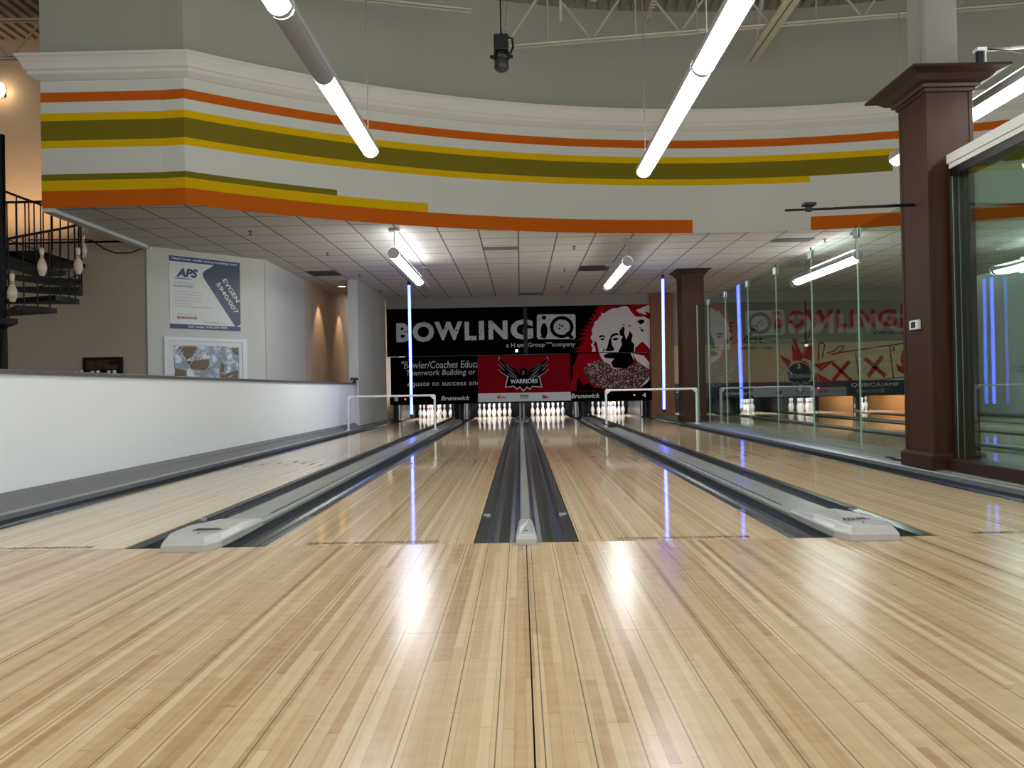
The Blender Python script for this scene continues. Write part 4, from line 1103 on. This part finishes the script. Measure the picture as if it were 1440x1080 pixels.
# ------------------------------------------------------------------ vents, sprinklers, downlights
def vent(label, x, y, w, d):
    t = thing('ceiling_vent', label, 'vent', (x, y, ZC - .012), 'vents in the tiled ceiling')
    b = MB(); b.box(x - w / 2, x + w / 2, y - d / 2, y + d / 2, ZC - .012, ZC - .001); b.build('frame', 'vent', t)
    b = MB()
    for q in range(6):
        yy = y - d / 2 + d * (q + .5) / 6; b.box(x - w / 2 + .03, x + w / 2 - .03, yy - .012, yy + .012, ZC - .016, ZC - .0125)
    b.build('slats', 'black', t)
vent('dark louvred ceiling vent at left, near the hallway', -3.95, 11.46, .60, .60)
vent('dark louvred ceiling vent right of centre, behind the dimmer ceiling light', 1.51, 11.5, .60, .60)
b = MB(); b.box(-.60, 0, 9.02, 9.30, ZC - .008, ZC - .001); tag(b.build('ceiling_vent', mat('vent_flat_grey', W_(120, 116, 112), .7)), 'flat grey return grille in the centre of the tiled ceiling', 'vent', 'vents in the tiled ceiling')
b = MB(); b.box(0, .6, 15.3, 15.6, ZC - .008, ZC - .001); tag(b.build('ceiling_vent', MT['vent']), 'small dark grille above the middle of the mural', 'vent', 'vents in the tiled ceiling')
b = MB(); b.box(4.3, 4.95, 8.8, 9.1, ZC - .008, ZC - .001); tag(b.build('ceiling_vent', MT['vent']), 'flat dark grille above the first lane behind the glass', 'vent', 'vents in the tiled ceiling')
for x, y, lab in ((-4.0, 7.39, 'above the poster wall'), (-3.31, 9.22, 'between the poster and the left ceiling light'), (-3.29, 11.74, 'above the end of the low wall'), (.95, 9.1, 'right of the flat grey grille'), (.93, 11.54, 'left of the right louvred vent'), (-3.31, 14.2, 'above the left end of the mural'), (1.01, 14.08, 'above the middle of the mural, farthest'), (5.155, 8.92, 'beside the ceiling light behind the glass')):
    t = thing('ceiling_sprinkler', 'tiny ceiling sprinkler ' + lab, 'sprinkler', (x, y, ZC), 'sprinklers in the tiled ceiling')
    b = MB(); b.lathe([(0, .004), (.035, .004), (.03, -.012), (.012, -.014), (.012, -.05), (.03, -.052), (.03, -.058), (0, -.058)], (x, y, ZC), 10); b.build('body', 'cable', t)
for x, y, lab in ((-4.05, 13.4, 'nearer round warm downlight in the hallway ceiling'), (-4.05, 15.4, 'farther round warm downlight in the hallway ceiling')):
    t = thing('downlight', lab, 'downlight', (x, y, ZC), 'warm hallway downlights')
    b = MB(); b.lathe([(.085, -.001), (.11, -.001), (.11, -.012), (.085, -.012)], (x, y, ZC), 18); b.build('trim_ring', 'paper', t)
    b = MB(); b.lathe([(0, -.004), (.085, -.004)], (x, y, ZC), 18); b.build('lamp', 'warm', t)

# black stage spotlight
t = thing('stage_spotlight', 'black stage spotlight hanging nose down under the roof joist', 'spotlight', (-.165, 5.0, 4.75))
b = MB(); sx, sy = -.165, 5.0
b.box(sx - .085, sx + .085, sy - .08, sy + .08, 4.74, 4.93); b.build('housing', 'black', t, bevel=.015)
b = MB(); b.lathe([(0, 4.74), (.09, 4.74), (.10, 4.70), (.10, 4.665), (.085, 4.65)], (sx, sy, 0), 16); b.box(sx - .135, sx + .135, sy - .02, sy + .02, 4.675, 4.70); b.build('shutter_ring', 'blackg', t)
b = MB(); b.lathe([(.075, 4.66), (.085, 4.60), (.088, 4.55), (.06, 4.525), (.0, 4.53)], (sx, sy, 0), 16); b.build('lens_barrel', mat('barrel_dark_grey', W_(52, 50, 50), .35), t)
b = MB(); b.tube([(sx + .05, sy, 4.93), (sx + .13, sy, 4.90), (sx + .14, sy, 4.80), (sx + .10, sy, 4.72)], .014, 6); b.build('yoke', 'black', t)
b = MB(); b.tube([(sx + .02, sy, 4.93), (sx + .02, sy, 5.0), (sx + .05, sy, 5.03), (sx + .07, sy, 5.0)], .012, 6); b.build('clamp', 'alum', t)
b = MB(); b.tube([(sx, sy, 4.93), (sx - .01, sy, 6.74)], .008, 6); b.build('power_cable', 'iron', t)
b = MB(); b.tube([(sx + .04, sy, 4.98), (sx + .09, sy, 5.4), (sx + .05, sy, 6.74)], .005, 6); b.build('safety_cable', 'cable', t)

# ------------------------------------------------------------------ poster and window on the angled wall
def onw(u, z, l=0.0): return pa + pt * u + pn * l + Vector((0, 0, z))
ps = thing('wall_poster', 'tilted white and navy card processing poster on the angled grey wall', 'poster', tuple(onw(.96, 1.9)))
ps['label'] = 'white and navy credit card poster on the angled grey wall'
PU0, PU1, PZ0, PZ1 = .355, 1.575, 1.90, 3.11
def pos(mb, pts, lift, mi=0, th=.001):
    mb.prism([(PU0 + (PU1 - PU0) * x, PZ0 + (PZ1 - PZ0) * y) for x, y in pts], onw(0, 0, lift), pt, (0, 0, 1), th, mi)
def ptx(mb, s, x, y, w, h, bold=0, shear=0, lift=.012, ux=None, uy=None):
    W0, H0 = PU1 - PU0, PZ1 - PZ0
    text_mb(mb, s, onw(PU0 + W0 * x, PZ0 + H0 * y, lift), ux or pt, uy or Vector((0, 0, 1)), W0 * w if w else None, H0 * h, bold, shear)
b = MB(); pos(b, [(0, 0), (1, 0), (1, 1), (0, 1)], .001, th=.006); b.build('sheet', 'paper', ps)
b = MB(); pos(b, [(0, .925), (1, .925), (1, 1), (0, 1)], .008); b.build('header_band', 'navy', ps)
b = MB(); pos(b, [(0, 0), (1, 0), (1, .065), (0, .065)], .008); b.build('footer_band', 'navy', ps)
b = MB(); pos(b, [(.62, .925), (.47, .82), (.455, .78), (.465, .735), (.915, .07), (.94, .065), (1, .10), (1, .925)], .0085); b.build('card_picture', 'navy2', ps)
b = MB()
ptx(b, 'Need lower credit card processing rates?', .03, .94, .93, .045, bold=.015); b.build('header_lettering', 'paper', ps)
b = MB(); ptx(b, 'Call today: 678.209.7099', .24, .015, .56, .038, bold=.015)
b.build('footer_lettering', 'paper', ps)
b = MB(); ptx(b, 'APS', .09, .715, .30, .125, bold=.05, shear=.25); pos(b, [(.07, .69), (.30, .69), (.30, .70), (.07, .70)], .0085); b.build('logo_lettering', 'navy', ps)
b = MB()
ptx(b, 'Your best rates and service', .06, .625, .27, .018); ptx(b, 'GUARANTEED!', .06, .575, .27, .03)
for k_, (s, w) in enumerate((('Lowest processing rates for your business', .40), ('Free terminal, quality service', .36), ('Customer service 24 hours a day', .37), ('No hidden fees, no contracts', .36), ('Free setup and installation', .24), ('Complete solutions for all types of businesses', .52))):
    ptx(b, s, .065, .51 - k_ * .042, w, .016)
ptx(b, 'www.joinAPS.com', .46, .09, .30, .025); ptx(b, 'Official partner of', .10, .195, .26, .014); b.build('small_print', 'txtg', ps)
b = MB(); ptx(b, 'BOWLING iQ', .095, .135, .27, .035, bold=.04); b.build('partner_lettering', 'txtr', ps)
b = MB()
an = -.98; dux = pt * math.cos(an) + Vector((0, 0, math.sin(an))); duy = -pt * math.sin(an) + Vector((0, 0, math.cos(an)))
ptx(b, 'EVGEN', .735, .72, .37, .065, bold=.01, ux=dux, uy=duy); ptx(b, '5940/007', .64, .66, .50, .065, bold=.01, ux=dux, uy=duy); b.build('card_lettering', 'paper', ps)

wn = thing('interior_window', 'white framed window filled with crinkled film and cardboard', 'window', tuple(onw(.96, 1.0)))
b = MB()
def wbox(mb, u0, u1, z0, z1, l0, l1):
    q = [onw(u0, 0, l0), onw(u1, 0, l0), onw(u1, 0, l1), onw(u0, 0, l1)]
    mb.prism([(v.x, v.y) for v in q], (0, 0, z0), (1, 0, 0), (0, 1, 0), z1 - z0)
for a in ((.25, 1.68, 1.70, 1.76, .001, .03), (.25, .33, .85, 1.70, .001, .03), (1.60, 1.68, .85, 1.70, .001, .03), (.25, 1.68, .80, .85, .001, .03)): wbox(b, *a)
b.build('outer_frame', 'winf', wn)
b = MB()
for a in ((.335, 1.595, 1.62, 1.695, .001, .02), (.335, .40, .855, 1.62, .001, .02), (1.53, 1.595, .855, 1.62, .001, .02)): wbox(b, *a)
b.build('sash', 'paper', wn)
b = MB(); wbox(b, .40, 1.53, .86, 1.62, .001, .004); b.build('film_sheet', 'foil', wn)
b = MB()
for pts in ([(.48, 1.60), (.80, 1.60), (.72, 1.44), (.62, 1.38)], [(.62, 1.36), (1.0, 1.40), (1.0, 1.22), (.70, 1.20)], [(.42, 1.24), (.62, 1.20), (.60, 1.0), (.42, 1.0)], [(1.20, 1.12), (1.52, 1.22), (1.52, 1.0), (1.2, 1.02)], [(1.22, 1.36), (1.28, 1.30), (1.24, 1.12), (1.18, 1.15)], [(1.36, 1.6), (1.52, 1.6), (1.52, 1.46)]):
    b.prism(pts, onw(0, 0, .0045), pt, (0, 0, 1), .002)
b.build('cardboard_piece', 'kraft', wn)
# crumpled ridges of the film, coloured paler as painted highlights
random.seed(3)
b = MB()
for k_ in range(34):
    u, z = random.uniform(.45, 1.5), random.uniform(1.05, 1.6); a = random.uniform(0, PI); l_ = random.uniform(.04, .13)
    p, q = onw(u - math.cos(a) * l_, z - math.sin(a) * l_ * .7, .006), onw(u + math.cos(a) * l_, z + math.sin(a) * l_ * .7, .006)
    for v in (p, q):
        uu = (v - pa).dot(pt)
    b.tube([p, (p + q) / 2 + pn * .012, q], [.002, .007, .002], 5)
b.build('film_crease', mat('film_highlight', W_(222, 228, 236), .2), wn)

# small details on the grey wall
t = thing('wall_cable', 'thin dark cable drooping along the tan wall to the soffit', 'cable', (-6.6, 8.36, 3.3))
b = MB(); b.tube([(-8.0, 8.38, 3.37), (-7.2, 8.38, 3.36), (-6.95, 8.38, 3.34), (-6.75, 8.38, 3.2), (-6.55, 8.37, 3.12), (-6.3, 8.36, 3.12), (-6.1, 8.3, 3.17), (-5.95, 8.28, 3.2)], .010, 6); b.build('cable', 'iron', t)
t = thing('framed_mirror', 'dark framed mirror standing low on the tan wall, over the low wall', 'mirror', (-6.78, 8.3, .95))
b = MB(); b.box(-7.10, -6.45, 8.33, 8.36, .95, 1.43); b.build('frame', 'iron', t, bevel=.006)
b = MB(); b.box(-7.03, -6.52, 8.322, 8.329, 1.0, 1.38); b.build('glass', mat('mirror_dim', W_(90, 76, 62), .08, metal=.9), t)
random.seed(11)
b = MB(); b.box(-7.5, -6.3, 7.95, 8.25, 1.10, 1.13); b.box(-7.48, -7.44, 7.97, 8.23, 0, 1.10); b.box(-6.36, -6.32, 7.97, 8.23, 0, 1.10)
tag(b.build('display_shelf', 'iron'), 'low dark shelf in front of the framed mirror', 'shelf')
for k_ in range(9):
    x = -7.15 + k_ * .088; h = random.uniform(.05, .09)
    b = MB(); b.lathe([(0, 0), (.025, 0), (.03, .02), (.022, h * .6), (.03, h), (0, h)], (0, 0, 0), 10)
    o = b.build('trophy_cup', 'paper' if k_ % 3 else 'iron'); o.location = (x, 8.08, 1.13)
    tag(o, 'small %s cup on the dark shelf, %s from the left end' % ('white' if k_ % 3 else 'black', ['first', 'second', 'third', 'fourth', 'fifth', 'sixth', 'seventh', 'eighth', 'ninth'][k_]), 'cup', 'small cups on the dark shelf')

# ------------------------------------------------------------------ spiral staircase with pins on its railing
SXc, SYc = -7.27, 6.7
st = thing('spiral_staircase', 'black iron spiral staircase at the far left edge', 'staircase', (SXc, SYc, 0))
b = MB(); b.tube([(SXc, SYc, 0), (SXc, SYc, 4.5)], .055, 14); b.build('centre_pole', 'iron', st)
RO = .99
# treads rise from the front, round by the right, toward the back
a0, da, z0, dz = math.radians(-61), math.radians(29), 1.83, .178
for k_ in range(-5, 7):
    a = a0 + da * k_; z = z0 + dz * k_
    h = math.radians(15); b = MB()
    pl = [(.055 * math.cos(a - h), .055 * math.sin(a - h))] + [(RO * math.cos(a + q), RO * math.sin(a + q)) for q in (-h, -h / 2, 0, h / 2, h)] + [(.055 * math.cos(a + h), .055 * math.sin(a + h))]
    b.prism(pl, (SXc, SYc, z - .07), (1, 0, 0), (0, 1, 0), .07); b.build('tread', 'iron', st)
hr = []
pinspots = []
for k_ in range(-5, 7):
    for s_ in (-.33, 0, .33):
        a = a0 + da * (k_ + s_); z = z0 + dz * (k_ + s_); x, y = SXc + RO * .985 * math.cos(a), SYc + RO * .985 * math.sin(a)
        zt = z + (.98 if True else 0)
        hr.append((x, y, zt))
        b = MB(); b.tube([(x, y, z0 + dz * k_ - .03), (x, y, zt)], .011, 6); b.build('baluster', 'iron', st)
b = MB(); b.tube(hr, .018, 8); b.build('handrail', 'iron', st)
lower = [(x, y, z - .72) for x, y, z in hr]
b = MB(); b.tube(lower, .009, 6); b.build('lower_rail', 'iron', st)
b = MB(); b.box(-8.6, -6.95, 7.0, 8.2, 2.86, 2.92); b.build('landing', 'iron', st)
for k_ in range(12):
    x = -8.2 + k_ * .132; b = MB(); b.tube([(x, 7.02, 2.92), (x, 7.02, 3.62)], .010, 6); b.build('baluster', 'iron', st)
b = MB(); b.tube([(-8.6, 7.02, 3.63), (-6.74, 7.02, 3.63)], .018, 8); b.tube([(-6.74, 7.02, 3.63), (-6.74, 8.2, 3.63)], .018, 8); b.build('landing_rail', 'iron', st)
b = MB(); b.tube([(-7.26, 6.2, .0), (-7.22, 6.0, 1.32), (-6.75, 5.9, 1.12)], .016, 6); b.build('lower_handrail', 'iron', st)
p2 = make_pin('pinold'); first = True
for (x, y, z, lab) in ((-7.13, 5.72, 1.88, 'lowest one'), (-6.61, 5.93, 2.04, 'next right of the lowest'), (-6.40, 6.22, 2.42, 'at its right side'),
                       (-6.22, 6.75, 2.52, 'just behind the right side one'), (-6.50, 7.35, 2.86, 'topmost at the rear'), (-7.235, 5.70, 2.60, 'at the left edge above the lowest')):
    lab = 'ivory pin hung on the stair railing, ' + lab
    if first: p2.location = (x, y, z); p2['label'] = lab; p2['group'] = 'pins on the stair railing'; first = False
    else: dup(p2, (x, y, z), lab, 'pins on the stair railing')
t = thing('wall_lamp', 'glowing wall lamp at the left edge, high on the tan wall', 'wall lamp', (-8.55, 8.5, 5.85))
b = MB(); b.lathe([(0, -.12), (.08, -.1), (.11, 0), (.08, .1), (0, .12)], (-8.52, 8.48, 5.88), 14); b.build('shade', 'warm', t)
b = MB(); b.box(-8.56, -8.48, 8.56, 8.62, 5.80, 5.96); b.build('wall_plate', 'iron', t)

# ------------------------------------------------------------------ lights
def area(name, loc, rot, size, size_y, power, col=(1, 1, 1)):
    l = bpy.data.lights.new(name, 'AREA'); l.shape = 'RECTANGLE'; l.size = size; l.size_y = size_y; l.energy = power; l.color = col
    o = bpy.data.objects.new(name, l); COL.objects.link(o); o.location = loc; o.rotation_euler = rot; return o
def spot(name, loc, target, power, angle, col, blend=.6, rad=.05):
    l = bpy.data.lights.new(name, 'SPOT'); l.energy = power; l.spot_size = math.radians(angle); l.spot_blend = blend; l.color = col; l.shadow_soft_size = rad
    o = bpy.data.objects.new(name, l); COL.objects.link(o); o.location = loc
    o.rotation_euler = (Vector(target) - Vector(loc)).to_track_quat('-Z', 'Y').to_euler(); return o
for y in (13.4, 15.4):
    spot('hallway_downlight_beam', (-4.32, y, 3.19), (-4.52, y, 0), 60, 62, (1, .66, .36), .5, .03)
spot('stair_wall_uplight', (-7.4, 7.7, 3.45), (-7.9, 8.62, 4.5), 60, 105, (1, .62, .32), .8, .2)
spot('stair_wall_wash', (-8.6, 7.6, 3.45), (-8.4, 8.62, 4.5), 50, 105, (1, .62, .32), .9, .2)

w = bpy.data.worlds.new('world'); scene.world = w; w.use_nodes = True
bg = w.node_tree.nodes['Background']; bg.inputs[0].default_value = (.95, .98, 1.0, 1); bg.inputs[1].default_value = 1.1

vs_ = scene.view_settings; vs_.view_transform = 'Standard'; vs_.look = 'None'; vs_.gamma = 1; vs_.use_curve_mapping = False; vs_.exposure = 0.0
